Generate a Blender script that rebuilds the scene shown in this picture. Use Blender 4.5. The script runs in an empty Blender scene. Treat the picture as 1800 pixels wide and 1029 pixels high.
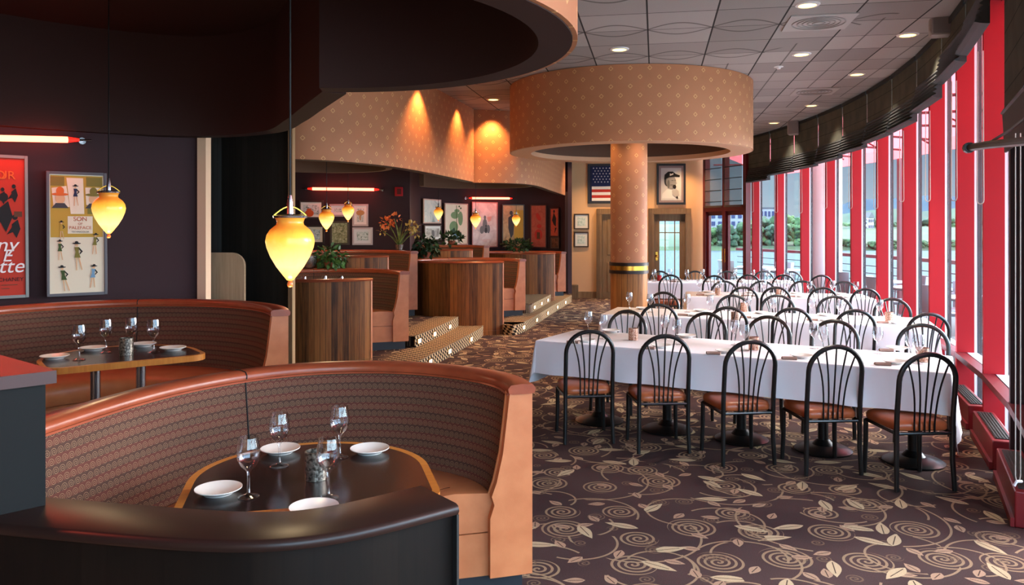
import bpy, bmesh, math, random
from mathutils import Vector, Matrix
random.seed(7)
PI = math.pi
SC = bpy.context.scene
COL = SC.collection
R = math.radians

# ------------------------------------------------------------------ camera
F = 1400.0; HY = 398.0; EYE = 1.70           # focal length in px, horizon row, eye height
cd = bpy.data.cameras.new('camera'); cam = bpy.data.objects.new('camera', cd); COL.objects.link(cam)
cam.location = (0, 0, EYE); cam.rotation_euler = (PI/2, 0, 0)
cd.sensor_width = 36; cd.lens = 36*F/1800; cd.shift_y = -(514.5-HY)/1800
cd.clip_end = 4000; cd.clip_start = .05
SC.camera = cam
SC.view_settings.view_transform = 'Standard'; SC.view_settings.look = 'None'
SC.view_settings.gamma = 1; SC.view_settings.use_curve_mapping = False
SC.view_settings.exposure = 0.6
try:
    SC.cycles.use_denoising = True
    SC.cycles.max_bounces = 7; SC.cycles.diffuse_bounces = 4; SC.cycles.glossy_bounces = 3
    SC.cycles.transparent_max_bounces = 24; SC.cycles.caustics_reflective = False; SC.cycles.caustics_refractive = False
    SC.cycles.sample_clamp_indirect = 4
except Exception: pass

def lin(c):
    return tuple((v/255/12.92 if v/255 <= .04045 else ((v/255+.055)/1.055)**2.4) for v in c)

SKY_TOP, SKY_FILL = 16.0, 6.5
# ------------------------------------------------------------------ world: overcast blue-grey sky
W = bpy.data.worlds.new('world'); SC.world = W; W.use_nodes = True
wt = W.node_tree; wt.nodes.clear()
_o = wt.nodes.new('ShaderNodeOutputWorld'); _b = wt.nodes.new('ShaderNodeBackground')
_t = wt.nodes.new('ShaderNodeTexCoord'); _s = wt.nodes.new('ShaderNodeSeparateXYZ')
_r = wt.nodes.new('ShaderNodeValToRGB'); _n = wt.nodes.new('ShaderNodeTexNoise'); _mp = wt.nodes.new('ShaderNodeMapping')
_mx = wt.nodes.new('ShaderNodeMix'); _mx.data_type = 'RGBA'; _cr = wt.nodes.new('ShaderNodeValToRGB')
wt.links.new(_t.outputs['Generated'], _s.inputs[0]); wt.links.new(_s.outputs['Z'], _r.inputs[0])
e = _r.color_ramp.elements
e[0].position = 0.0; e[0].color = (*lin((186, 210, 224)), 1)
e[1].position = .5; e[1].color = (*lin((120, 150, 172)), 1)
_x = e.new(.03); _x.color = (*lin((170, 200, 218)), 1)
_x = e.new(.10); _x.color = (*lin((126, 166, 194)), 1)
_mp.inputs['Scale'].default_value = (3, 3, 14)
wt.links.new(_t.outputs['Generated'], _mp.inputs[0]); wt.links.new(_mp.outputs[0], _n.inputs['Vector'])
_n.inputs['Scale'].default_value = 1.6; _n.inputs['Detail'].default_value = 5
wt.links.new(_n.outputs[0], _cr.inputs[0]); _cr.color_ramp.elements[0].position = .45; _cr.color_ramp.elements[1].position = .72
wt.links.new(_cr.outputs[0], _mx.inputs[0]); wt.links.new(_r.outputs[0], _mx.inputs[6])
_mx.inputs[7].default_value = (*lin((176, 200, 216)), 1)
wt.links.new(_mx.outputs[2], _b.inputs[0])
def _wm(op, a, b, clamp=False):
    n = wt.nodes.new('ShaderNodeMath'); n.operation = op; n.use_clamp = clamp
    for i, v in enumerate((a, b)):
        if isinstance(v, (int, float)): n.inputs[i].default_value = v
        else: wt.links.new(v, n.inputs[i])
    return n.outputs[0]
_az = _wm('MULTIPLY', _wm('ADD', _wm('MULTIPLY', _s.outputs['X'], .55), _wm('MULTIPLY', _s.outputs['Y'], -.75)), 1.6, True)   # right and behind the camera: added sky brightness, fill for the room
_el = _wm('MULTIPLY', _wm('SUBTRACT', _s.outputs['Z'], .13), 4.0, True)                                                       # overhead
wt.links.new(_wm('ADD', _wm('ADD', _wm('MULTIPLY', _el, SKY_TOP), _wm('MULTIPLY', _az, SKY_FILL)), .72), _b.inputs[1])
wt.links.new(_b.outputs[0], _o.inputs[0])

def light(name, kind, loc, energy, color=(1, 1, 1), parent=None, **kw):
    d = bpy.data.lights.new(name, kind); d.energy = energy; d.color = color
    o = bpy.data.objects.new(name, d); COL.objects.link(o); o.location = loc
    rot = kw.pop('rot', None)
    for k, v in kw.items(): setattr(d, k, v)
    if rot: o.rotation_euler = rot
    if parent: o.parent = parent
    return o
# broad, cloud-softened sun from the river side, low enough to come in under the awning
_d = Vector((-1.0, -.36, -.40)).normalized()
sun = light('sun', 'SUN', (12, 18, 9), 13.0, (1.0, .98, .97), angle=R(50))
sun.rotation_euler = _d.to_track_quat('-Z', 'Y').to_euler()

# ------------------------------------------------------------------ helpers
def P(px, py, d): return Vector(((px-900)/F*d, d, EYE-(py-HY)/F*d))
def Gr(px, py, z=0.0):
    d = (EYE-z)*F/(py-HY); return Vector(((px-900)/F*d, d, z))

class MB:
    def __init__(s):
        s.bm = bmesh.new(); s.uv = s.bm.loops.layers.uv.new('UVMap')
    def face(s, vs, uvs=None, mi=0):
        try: f = s.bm.faces.new(vs)
        except ValueError: return None
        f.material_index = mi
        if uvs:
            for l, u in zip(f.loops, uvs): l[s.uv].uv = u
        return f
    def poly(s, pts, mi=0, uvs=None):
        return s.face([s.bm.verts.new(p) for p in pts], uvs, mi)
    def box(s, c, size, rz=0, bevel=0, M=None, seg=2):
        r = bmesh.ops.create_cube(s.bm, size=1)
        vs = r['verts']
        bmesh.ops.scale(s.bm, vec=size, verts=vs)
        if bevel:
            es = list({e for v in vs for e in v.link_edges})
            rb = bmesh.ops.bevel(s.bm, geom=es, offset=bevel, segments=seg, affect='EDGES', profile=.5)
            vs = list({v for f in rb['faces'] for v in f.verts} | {v for v in vs if v.is_valid})
        m = Matrix.Translation(c) @ Matrix.Rotation(rz, 4, 'Z')
        if M is not None: m = M @ m
        bmesh.ops.transform(s.bm, matrix=m, verts=vs)
        for f in {f for v in vs for f in v.link_faces}:
            n = f.normal
            f.normal_update(); n = f.normal
            for l in f.loops:
                co = l.vert.co
                if abs(n.z) > .7: l[s.uv].uv = (co.x, co.y)
                elif abs(n.x) > abs(n.y): l[s.uv].uv = (co.y, co.z)
                else: l[s.uv].uv = (co.x, co.z)
        return s
    def tube(s, pts, r, n=8, closed=False, cap=True):
        pts = [Vector(p) for p in pts]; rings = []; N = len(pts)
        rad = r if isinstance(r, (list, tuple)) else [r]*N
        up = None
        for i, p in enumerate(pts):
            if closed: t = (pts[(i+1) % N]-pts[i-1])
            else: t = pts[min(i+1, N-1)]-pts[max(i-1, 0)]
            t = t.normalized() if t.length > 1e-9 else Vector((0, 0, 1))
            if up is None:
                up = Vector((1, 0, 0)) if abs(t.x) < .9 else Vector((0, 1, 0))
            a = (up-t*up.dot(t)); a = a.normalized() if a.length > 1e-6 else t.orthogonal().normalized()
            b = t.cross(a); up = a
            rings.append([s.bm.verts.new(p+(a*math.cos(2*PI*k/n)+b*math.sin(2*PI*k/n))*rad[i]) for k in range(n)])
        L = 0
        for i in range(N if closed else N-1):
            A, B = rings[i], rings[(i+1) % N]
            for k in range(n):
                s.face([A[k], A[(k+1) % n], B[(k+1) % n], B[k]], [(k/n, L), ((k+1)/n, L), ((k+1)/n, L+.1), (k/n, L+.1)])
            L += .1
        if cap and not closed:
            s.face(rings[0][::-1]); s.face(rings[-1])
        return s
    def lathe(s, prof, n=24, c=(0, 0, 0), M=None):
        c = Vector(c); rings = []
        for r, z in prof:
            if r < 1e-5: rings.append([s.bm.verts.new(c+Vector((0, 0, z)))])
            else: rings.append([s.bm.verts.new(c+Vector((r*math.cos(2*PI*k/n), r*math.sin(2*PI*k/n), z))) for k in range(n)])
        for i in range(len(rings)-1):
            A, B = rings[i], rings[i+1]
            za, zb = prof[i][1], prof[i+1][1]
            for k in range(n):
                k2 = (k+1) % n
                if len(A) == 1 and len(B) == 1: continue
                if len(A) == 1: s.face([A[0], B[k], B[k2]], [(k/n, za), (k/n, zb), ((k+1)/n, zb)])
                elif len(B) == 1: s.face([A[k], A[k2], B[0]], [(k/n, za), ((k+1)/n, za), (k/n, zb)])
                else: s.face([A[k], A[k2], B[k2], B[k]], [(k/n, za), ((k+1)/n, za), ((k+1)/n, zb), (k/n, zb)])
        if M is not None: bmesh.ops.transform(s.bm, matrix=M, verts=[v for r_ in rings for v in r_])
        return s
    def sweep(s, path, prof, closed=False, caps=True, vz=False, loop=True, u0=0.0):
        """sweep profile [(o,z)] along plan path; o>0 is to the right of travel (outside of a CCW circle)"""
        N = len(path); path = [Vector((p[0], p[1])) for p in path]
        rings = []; U = [u0]
        for i in range(1, N+1): U.append(U[-1]+(path[i % N]-path[i-1]).length)
        for i in range(N):
            if closed: a, b = path[i-1], path[(i+1) % N]
            else: a, b = path[max(i-1, 0)], path[min(i+1, N-1)]
            if closed or 0 < i < N-1:
                t1 = (path[i]-a).normalized(); t2 = (b-path[i]).normalized()
                n1 = Vector((t1.y, -t1.x)); n2 = Vector((t2.y, -t2.x)); nn = (n1+n2)
                nn = nn/max(1e-6, (1+n1.dot(n2)))
                if nn.length > 3: nn = nn.normalized()*3
            else:
                t = (b-a).normalized(); nn = Vector((t.y, -t.x))
            rings.append([s.bm.verts.new((path[i].x+nn.x*o, path[i].y+nn.y*o, z)) for o, z in prof])
        m = len(prof); V = [0.0]
        for j in range(1, m+1):
            p, q = prof[j-1], prof[j % m]; V.append(V[-1]+math.hypot(q[0]-p[0], q[1]-p[1]))
        if vz: V = [p[1] for p in prof]+[prof[0][1]]
        for i in range(N if closed else N-1):
            A, B = rings[i], rings[(i+1) % N]
            for j in range(m if loop else m-1):
                j2 = (j+1) % m
                s.face([A[j], B[j], B[j2], A[j2]], [(U[i], V[j]), (U[i+1], V[j]), (U[i+1], V[j+1]), (U[i], V[j+1])])
        if caps and loop and not closed:
            for rg, sg in ((rings[0], 0), (rings[-1], 1)):
                vs = rg if sg else rg[::-1]
                pr = prof if sg else prof[::-1]
                s.face(vs, [(o, z) for o, z in pr])
        return s
    def prism(s, poly, z0, z1, M=None):
        lo = [s.bm.verts.new((x, y, z0)) for x, y in poly]; hi = [s.bm.verts.new((x, y, z1)) for x, y in poly]
        s.face(lo[::-1], [(x, y) for x, y in poly[::-1]]); s.face(hi, [(x, y) for x, y in poly])
        n = len(poly); U = 0
        for i in range(n):
            j = (i+1) % n; L = math.hypot(poly[j][0]-poly[i][0], poly[j][1]-poly[i][1])
            s.face([lo[i], lo[j], hi[j], hi[i]], [(U, z0), (U+L, z0), (U+L, z1), (U, z1)]); U += L
        if M is not None: bmesh.ops.transform(s.bm, matrix=M, verts=lo+hi)
        return s
    def obj(s, name, mat, parent=None, smooth=35, recalc=True):
        if recalc: bmesh.ops.recalc_face_normals(s.bm, faces=s.bm.faces[:])
        me = bpy.data.meshes.new(name); s.bm.to_mesh(me); s.bm.free()
        for m in (mat if isinstance(mat, (list, tuple)) else [mat]): me.materials.append(m)
        if smooth:
            me.polygons.foreach_set('use_smooth', [True]*len(me.polygons))
            try: me.set_sharp_from_angle(angle=R(smooth))
            except Exception: pass
        o = bpy.data.objects.new(name, me); COL.objects.link(o)
        if parent: o.parent = parent
        return o

def tag(o, label, cat, group=None, kind=None):
    o['label'] = label; o['category'] = cat
    if group: o['group'] = group
    if kind: o['kind'] = kind
    return o
def thing(name, label, cat, loc=(0, 0, 0), rz=0.0, group=None):
    o = bpy.data.objects.new(name, None); COL.objects.link(o); o.empty_display_size = .1
    o.location = loc; o.rotation_euler = (0, 0, rz)
    return tag(o, label, cat, group)
def structure(o): o['kind'] = 'structure'; return o
def struct_empty(name, loc=(0, 0, 0), rz=0.0):
    o = bpy.data.objects.new(name, None); COL.objects.link(o); o.location = loc; o.rotation_euler = (0, 0, rz)
    return structure(o)
KIDS = {}
def dup(root, loc, rz, label, group=None):
    r = root.copy(); COL.objects.link(r); r.location = loc; r.rotation_euler = (0, 0, rz); r['label'] = label
    if group: r['group'] = group
    if root.name not in KIDS: KIDS[root.name] = [(c, list(c.children)) for c in root.children]
    for ch, gs in KIDS[root.name]:
        c = ch.copy(); COL.objects.link(c); c.parent = r
        for g in gs:
            d = g.copy(); COL.objects.link(d); d.parent = c
    return r
class Multi:
    """first call gives the prototype itself, later calls copies of it"""
    def __init__(s, root): s.root = root; s.used = False
    def __call__(s, loc, rz, label, group=None):
        if s.used: return dup(s.root, loc, rz, label, group)
        s.used = True; r = s.root; r.location = loc; r.rotation_euler = (0, 0, rz); r['label'] = label
        if group: r['group'] = group
        return r
def arc(c, r, a0, a1, n):
    return [(c[0]+r*math.cos(R(a0+(a1-a0)*i/n)), c[1]+r*math.sin(R(a0+(a1-a0)*i/n))) for i in range(n+1)]
def catmull(pts, k=6):
    out = []; n = len(pts)
    for i in range(n-1):
        p0 = Vector(pts[max(i-1, 0)]); p1 = Vector(pts[i]); p2 = Vector(pts[i+1]); p3 = Vector(pts[min(i+2, n-1)])
        for j in range(k):
            t = j/k
            out.append(.5*((2*p1)+(p2-p0)*t+(2*p0-5*p1+4*p2-p3)*t*t+(3*p1-p0-3*p2+p3)*t**3))
    out.append(Vector(pts[-1])); return out
ORD = ['first', 'second', 'third', 'fourth', 'fifth', 'sixth', 'seventh', 'eighth', 'ninth', 'tenth', 'eleventh', 'twelfth', 'thirteenth']

# ------------------------------------------------------------------ materials
class X:
    """socket with arithmetic that builds Math nodes"""
    def __init__(s, T, sock): s.T = T; s.k = sock
    def _m(s, op, b=None, c=None, rev=False):
        n = s.T.nt.nodes.new('ShaderNodeMath'); n.operation = op
        a = [s, b] if not rev else [b, s]
        if c is not None: a.append(c)
        for i, v in enumerate(a):
            if v is None: continue
            if isinstance(v, X): s.T.nt.links.new(v.k, n.inputs[i])
            else: n.inputs[i].default_value = v
        return X(s.T, n.outputs[0])
    def __add__(s, b): return s._m('ADD', b)
    __radd__ = __add__
    def __sub__(s, b): return s._m('SUBTRACT', b)
    def __rsub__(s, b): return s._m('SUBTRACT', b, rev=True)
    def __mul__(s, b): return s._m('MULTIPLY', b)
    __rmul__ = __mul__
    def __truediv__(s, b): return s._m('DIVIDE', b)
    def __lt__(s, b): return s._m('LESS_THAN', b)
    def __gt__(s, b): return s._m('GREATER_THAN', b)
    def floor(s): return s._m('FLOOR')
    def frac(s): return s._m('FRACT')
    def abs(s): return s._m('ABSOLUTE')
    def sin(s): return s._m('SINE')
    def cos(s): return s._m('COSINE')
    def sqrt(s): return s._m('SQRT')
    def atan2(s, b): return s._m('ARCTAN2', b)
    def mx(s, b): return s._m('MAXIMUM', b)
    def mn(s, b): return s._m('MINIMUM', b)
    def mod(s, b): return s._m('FLOORED_MODULO', b)
class T:
    def __init__(s, name, color=(200, 200, 200), rough=.6, metal=0.0, spec=.5, **kw):
        s.mat = bpy.data.materials.new(name); s.mat.use_nodes = True; s.nt = s.mat.node_tree
        s.b = s.nt.nodes['Principled BSDF']; s.out = s.nt.nodes['Material Output']
        s.b.inputs['Base Color'].default_value = (*lin(color), 1)
        s.b.inputs['Roughness'].default_value = rough; s.b.inputs['Metallic'].default_value = metal
        s.b.inputs['Specular IOR Level'].default_value = spec
        for k, v in kw.items(): s.b.inputs[k].default_value = v
    def co(s, what='Object'):
        n = s.nt.nodes.new('ShaderNodeTexCoord'); return n.outputs[what]
    def sep(s, sock):
        n = s.nt.nodes.new('ShaderNodeSeparateXYZ'); s.nt.links.new(sock.k if isinstance(sock, X) else sock, n.inputs[0])
        return X(s, n.outputs[0]), X(s, n.outputs[1]), X(s, n.outputs[2])
    def vec(s, x, y, z=0.0):
        n = s.nt.nodes.new('ShaderNodeCombineXYZ')
        for i, v in enumerate((x, y, z)):
            if isinstance(v, X): s.nt.links.new(v.k, n.inputs[i])
            else: n.inputs[i].default_value = v
        return n.outputs[0]
    def noise(s, vec, scale=5, detail=2, rough=.5, dist=0):
        n = s.nt.nodes.new('ShaderNodeTexNoise'); n.inputs['Scale'].default_value = scale; n.inputs['Detail'].default_value = detail
        n.inputs['Roughness'].default_value = rough; n.inputs['Distortion'].default_value = dist
        s.nt.links.new(vec, n.inputs['Vector']); return X(s, n.outputs[0])
    def white(s, vec):
        n = s.nt.nodes.new('ShaderNodeTexWhiteNoise'); n.noise_dimensions = '3D'; s.nt.links.new(vec, n.inputs['Vector']); return X(s, n.outputs[0])
    def voro(s, vec, scale, rnd=1.0):
        n = s.nt.nodes.new('ShaderNodeTexVoronoi'); n.voronoi_dimensions = '2D'; n.inputs['Scale'].default_value = scale
        n.inputs['Randomness'].default_value = rnd; s.nt.links.new(vec, n.inputs['Vector']); return n
    def mix(s, f, a, b):
        n = s.nt.nodes.new('ShaderNodeMix'); n.data_type = 'RGBA'
        if isinstance(f, X): s.nt.links.new(f.k, n.inputs[0])
        else: n.inputs[0].default_value = f
        for v, i in ((a, 6), (b, 7)):
            if isinstance(v, tuple): n.inputs[i].default_value = (*lin(v), 1)
            else: s.nt.links.new(v.k if isinstance(v, X) else v, n.inputs[i])
        return n.outputs[2]
    def ramp(s, f, stops):
        n = s.nt.nodes.new('ShaderNodeValToRGB'); s.nt.links.new(f.k, n.inputs[0]); el = n.color_ramp.elements
        while len(el) < len(stops): el.new(.5)
        for q, (p, c) in zip(el, stops): q.position = p; q.color = (*lin(c), 1)
        return n.outputs[0]
    def setc(s, sock): s.nt.links.new(sock.k if isinstance(sock, X) else sock, s.b.inputs['Base Color']); return s
    def bump(s, h, strength=.3, dist=.01):
        n = s.nt.nodes.new('ShaderNodeBump'); n.inputs['Strength'].default_value = strength; n.inputs['Distance'].default_value = dist
        s.nt.links.new(h.k, n.inputs['Height']); s.nt.links.new(n.outputs[0], s.b.inputs['Normal']); return s
    def emit(s, color, strength):
        s.b.inputs['Emission Strength'].default_value = strength
        if isinstance(color, tuple): s.b.inputs['Emission Color'].default_value = (*lin(color), 1)
        else: s.nt.links.new(color, s.b.inputs['Emission Color'])
        return s

def wood_planks(name, dark, light, w=.09, groove=True, rough=.42):
    t = T(name, rough=rough, spec=.22); u, v, _ = t.sep(t.co('UV'))
    k = (u/w).floor(); rnd = t.white(t.vec(k, 3.3, 1.7))
    g = t.noise(t.vec(u*60.0, v*3.0, k*7.1), 1.0, 4, .6)
    c = t.ramp(g*.62+rnd*.42-.02, [(.25, dark), (.75, light)])
    if groove:
        f = (u/w).frac(); ln = (f < .07)
        c = t.mix(ln*.8, c, (18, 12, 9)); t.bump(g*.15-ln, .25, .004)
    return t.setc(c).mat
def spiral_mask(t, x, y, pitch, Rm, width, rnd=0.0):
    r = (x*x+y*y).sqrt(); a = y.atan2(x)
    return ((r/pitch-a/(2*PI)+rnd).frac() < width)*(r < Rm)

M = {}
def mk_carpet():
    t = T('carpet', rough=.95, spec=.1); co = t.co('Object'); x, y, z = t.sep(co)
    base = t.ramp(t.noise(co, 1.1, 3), [(.3, (68, 50, 49)), (.7, (90, 67, 63))])
    def cell(scale, rnd, ox, oy):
        v = t.vec(x+ox, y+oy); n = t.voro(v, scale, rnd)
        px, py, _ = t.sep(n.outputs['Position']); cr, cg, cb = t.sep(n.outputs['Color'])
        return x+ox-px, y+oy-py, cr, cg, cb
    dx, dy, a, b, c = cell(2.5, .55, 3.1, 1.7)
    big = spiral_mask(t, dx, dy, .034, .10+b*.045, .42, a)*(c < .9)
    dx, dy, a, b, c = cell(4.2, .9, 9.2, 5.3)
    small = spiral_mask(t, dx, dy, .022, .032+b*.026, .45, a)*(c < .6)
    def leaves(scale, rnd, ox, oy, L, Wd, thr):
        dx, dy, a, b, c = cell(scale, rnd, ox, oy)
        an = a*(2*PI); ca = an.cos(); sa = an.sin()
        u = dx*ca+dy*sa; v = dy*ca-dx*sa; q = u/L
        bd = (1.0-q*q)*Wd*(1.0-q*.35)
        lf = (v.abs() < bd)*(q.abs() < 1.0)*(c < thr)
        rib = (v.abs() < .0028)*(q < .55)*(q > -.8)
        return lf*(1.0-rib*.75), lf
    l1, m1 = leaves(3.3, .8, 1.3, 7.7, .10, .034, .62)
    l2, m2 = leaves(4.6, 1.0, 5.9, 2.2, .055, .027, .7)
    def vines(scale, rnd, ox, oy, R0):
        dx, dy, a, b, c = cell(scale, rnd, ox, oy)
        r = (dx*dx+dy*dy).sqrt(); an = ((dy.atan2(dx)/(2*PI)+a).frac()); rr = R0*(.8+.5*b)
        return ((r-rr*(1.0+an*.25)).abs() < .0065)*(an < .55)
    vine = vines(1.5, .7, 2.2, 8.8, .25).mx(vines(1.25, .9, 6.1, 3.3, .30)).mx(vines(2.0, .8, 8.3, 1.1, .17))
    c = t.mix(vine*.85, base, (176, 146, 114))
    c = t.mix(big*.85, c, (172, 142, 110)); c = t.mix(small*.75, c, (130, 104, 82))
    c = t.mix(l2.mn(1.0), c, (184, 148, 120)); c = t.mix(m2*(1.0-l2), c, (70, 50, 44))
    c = t.mix(l1, c, (206, 180, 142)); c = t.mix(m1*(1.0-l1), c, (60, 42, 38))
    f = t.noise(co, 260, 2)
    n = t.nt.nodes.new('ShaderNodeMix'); n.data_type = 'RGBA'; n.blend_type = 'MULTIPLY'; n.inputs[0].default_value = .5
    t.nt.links.new(c, n.inputs[6]); t.nt.links.new(t.ramp(f, [(.3, (120, 120, 120)), (.7, (255, 255, 255))]), n.inputs[7])
    t.setc(n.outputs[2]); t.bump(f, .5, .004); return t.mat
M['carpet'] = mk_carpet()
def mk_check():
    t = T('step_carpet', rough=.9, spec=.1); x, y, z = t.sep(t.co('UV'))
    u = x/.105; v = y/.075
    a = ((u+v*.5).frac() < .52); b = (v.frac() < .45)
    q = (a-b).abs()
    c = t.mix(q, (36, 27, 25), (190, 158, 120)); return t.setc(c).mat
M['check'] = mk_check()
def mk_wallpaper(name, base, line):
    t = T(name, rough=.6, spec=.3); u, v, _ = t.sep(t.co('UV'))
    def dia(ou, ov):
        a = ((u/.226+ou).frac()-.5).abs()*.226; b = ((v/.212+ov).frac()-.5).abs()*.212
        d = a+b; return (d < .0285)*(d > .019)
    m = dia(0.0, 0.0).mx(dia(.5, .5))
    n = t.noise(t.co('UV'), 3, 3)
    return t.setc(t.mix(m*.72, t.ramp(n, [(.3, base), (.8, tuple(int(q*1.06) for q in base))]), line)).mat
M['paper'] = mk_wallpaper('tan_wallpaper', (176, 116, 80), (232, 186, 124))
def mk_ceiling():
    t = T('ceiling_tile', rough=.9, spec=.2); x, y, z = t.sep(t.co('Object'))
    ang = R(10.2); u = (x*math.cos(ang)-y*math.sin(ang))/.61+.13; v = (x*math.sin(ang)+y*math.cos(ang))/.61+.2
    fu = u.frac(); fv = v.frac()
    w = .02
    grid = (fu < w*1.3).mx(fv < w)
    bu = (u/2.0).frac()*2.0; bv = (v/2.0).frac()*2.0
    # embossed ogee curves on groups of tiles
    zone = ((u/6.0+v*.11).floor()._m('FLOORED_MODULO', 2.0) > .5)
    s1 = (u*PI).sin()*.36
    d1 = ((v/2.0).frac()*2.0-1.0); cur = ((d1-s1).abs() < .03).mx((d1+s1).abs() < .03)*zone
    seam = ((fu-.5).abs() < .014)*(1.0-zone)
    n = t.noise(t.co('Object'), 180, 2); n2 = t.white(t.vec(u.floor(), v.floor(), 2.0))
    c = t.ramp(n*.5+n2*.3, [(.2, (140, 132, 128)), (.65, (182, 173, 168))])
    c = t.mix((cur.mx(seam))*.7, c, (72, 66, 63)); c = t.mix(grid*.95, c, (36, 32, 31))
    t.setc(c); t.bump(1.0-grid.mx(cur)+n*.1, .35, .008); return t.mat
M['ceiling'] = mk_ceiling()
def mk_booth_fabric():
    t = T('booth_fabric', rough=.85, spec=.2); u, v, _ = t.sep(t.co('UV'))
    s = .035; k = (v/s).floor(); us = u/s+k._m('FLOORED_MODULO', 2.0)*.5
    x = (us.frac()-.5)*s; y = ((v/s).frac()-.5)*s
    m = spiral_mask(t, x, y, .0075, .0165, .3)
    band = ((v/.07+.1).frac() < .5)
    n = t.noise(t.co('UV'), 45, 3)
    base = t.mix(band, (104, 58, 48), (84, 58, 48))
    base = t.mix(n*.5, base, (60, 42, 36))
    c = t.mix(m*.8, base, (146, 116, 88)); return t.setc(c).mat
M['fabric'] = mk_booth_fabric()
def mk_leather(name, c1, c2, rough=.38):
    t = T(name, rough=rough, spec=.5); n = t.noise(t.co('Object'), 9, 3); n2 = t.noise(t.co('Object'), 220, 2)
    t.setc(t.ramp(n, [(.3, c1), (.75, c2)])); t.bump(n2, .12, .002); return t.mat
M['leather'] = mk_leather('tan_leather', (188, 108, 66), (206, 126, 80))
M['cap'] = mk_leather('red_brown_leather', (142, 66, 40), (164, 80, 50), .3)
M['seat'] = mk_leather('chair_vinyl', (170, 88, 50), (190, 104, 62), .33)
M['plank'] = wood_planks('brown_wood_planks', (66, 36, 16), (160, 98, 48), .062)
M['plank_dark'] = wood_planks('dark_wood_planks', (13, 10, 9), (26, 19, 15))
M['plank_grey'] = wood_planks('column_oak', (104, 62, 28), (192, 128, 70), .075)
M['door_wood'] = wood_planks('weathered_oak', (104, 80, 56), (168, 136, 100), .4, False)
M['pale_wood'] = wood_planks('pale_wood', (150, 124, 96), (190, 164, 134), .4, False)
M['trim_wood'] = wood_planks('table_edge_wood', (168, 100, 40), (206, 138, 62), .5, False, .3)
M['rib_dark'] = wood_planks('ribbed_dark_panel', (22, 20, 18), (34, 31, 27), .06)
M['dark_wood'] = T('dark_stained_wood', (42, 25, 21), .36, spec=.35).mat
M['black_plinth'] = T('black_plinth', (34, 37, 42), .45).mat
M['table_top'] = T('dark_table_top', (36, 24, 22), .22).mat
M['black'] = T('black_metal', (16, 17, 17), .32, spec=.6).mat
M['black_matte'] = T('black_matte', (18, 18, 18), .7).mat
M['chrome'] = T('chrome', (190, 190, 195), .2, 1.0).mat
M['brass'] = T('brass', (214, 164, 70), .25, 1.0).mat
M['china'] = T('white_china', (232, 226, 218), .25).mat
M['napkin'] = T('brown_napkin', (150, 122, 110), .9).mat
def mk_cloth():
    t = T('white_linen', (243, 241, 245), .8, spec=.2); n = t.noise(t.co('Object'), 320, 2); t.bump(n, .1, .001); return t.mat
M['linen'] = mk_cloth()
M['plum'] = T('plum_wall', (56, 37, 41), .7, spec=.2).mat
M['maroon'] = T('dark_maroon_plaster', (56, 35, 32), .75, spec=.2).mat
M['taupe'] = T('taupe_plaster', (96, 70, 56), .75, spec=.2).mat
M['tan_wall'] = T('tan_plaster', (232, 186, 140), .75, spec=.2).mat
M['beige_trim'] = T('beige_trim', (222, 186, 154), .7).mat
M['red'] = T('red_paint', (164, 24, 32), .55, spec=.2).mat
M['radiator'] = T('radiator_paint', (120, 20, 26), .4).mat
M['maroon_paint'] = T('maroon_paint', (98, 22, 30), .4).mat
M['red_shaded'] = T('shaded_red_paint', (48, 16, 20), .6).mat  # fin red darkened for the last bay, its shade put into the colour
M['alu'] = T('white_aluminium', (214, 216, 220), .4).mat
M['black_seal'] = T('black_gasket', (20, 20, 24), .5).mat
M['white_paint'] = T('white_paint', (226, 220, 218), .6).mat
M['grille'] = T('grille_dark', (36, 30, 30), .5).mat
def mk_shade():
    t = T('blind_fabric', rough=.85, spec=.15); u, v, z = t.sep(t.co('Object'))
    ln = ((z/.2).frac() < .04); n = t.noise(t.co('Object'), 4, 3)
    c = t.ramp(n, [(.3, (74, 73, 64)), (.8, (96, 91, 78))])
    return t.setc(t.mix(ln*.8, c, (20, 20, 18))).mat
M['shade'] = mk_shade()
M['shade_fold'] = T('blind_fold_fabric', (40, 41, 40), .6).mat
M['bead'] = T('white_bead', (176, 166, 154), .5).mat
def mk_glass(name, tint=(1, 1, 1), refl=.12, edge=.5):
    m = bpy.data.materials.new(name); m.use_nodes = True; nt = m.node_tree; nt.nodes.clear()
    o = nt.nodes.new('ShaderNodeOutputMaterial'); mx = nt.nodes.new('ShaderNodeMixShader'); tr = nt.nodes.new('ShaderNodeBsdfTransparent')
    gl = nt.nodes.new('ShaderNodeBsdfGlossy'); lw = nt.nodes.new('ShaderNodeLayerWeight'); ma = nt.nodes.new('ShaderNodeMath')
    tr.inputs[0].default_value = (*tint, 1); gl.inputs['Roughness'].default_value = .02; lw.inputs[0].default_value = .25
    ma.operation = 'MULTIPLY_ADD'; ma.inputs[1].default_value = edge; ma.inputs[2].default_value = refl
    nt.links.new(lw.outputs['Facing'], ma.inputs[0]); nt.links.new(ma.outputs[0], mx.inputs[0])
    nt.links.new(tr.outputs[0], mx.inputs[1]); nt.links.new(gl.outputs[0], mx.inputs[2]); nt.links.new(mx.outputs[0], o.inputs[0]); return m
M['glass'] = mk_glass('window_glass', (.97, .98, .98), .02, .10)
M['wine_glass'] = mk_glass('wine_glass', (.96, .96, .97), .07, .55)
def mk_candle(name, c1, c2):
    t = T(name, rough=.25, metal=.6); n = t.voro(t.co('UV'), 1.0); m = t.noise(t.co('Object'), 90, 2)
    t.setc(t.ramp(m, [(.35, c1), (.65, c2)])); t.bump(m, .6, .004); return t.mat
M['copper_glass'] = mk_candle('copper_mercury_glass', (150, 92, 66), (222, 186, 166))
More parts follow.
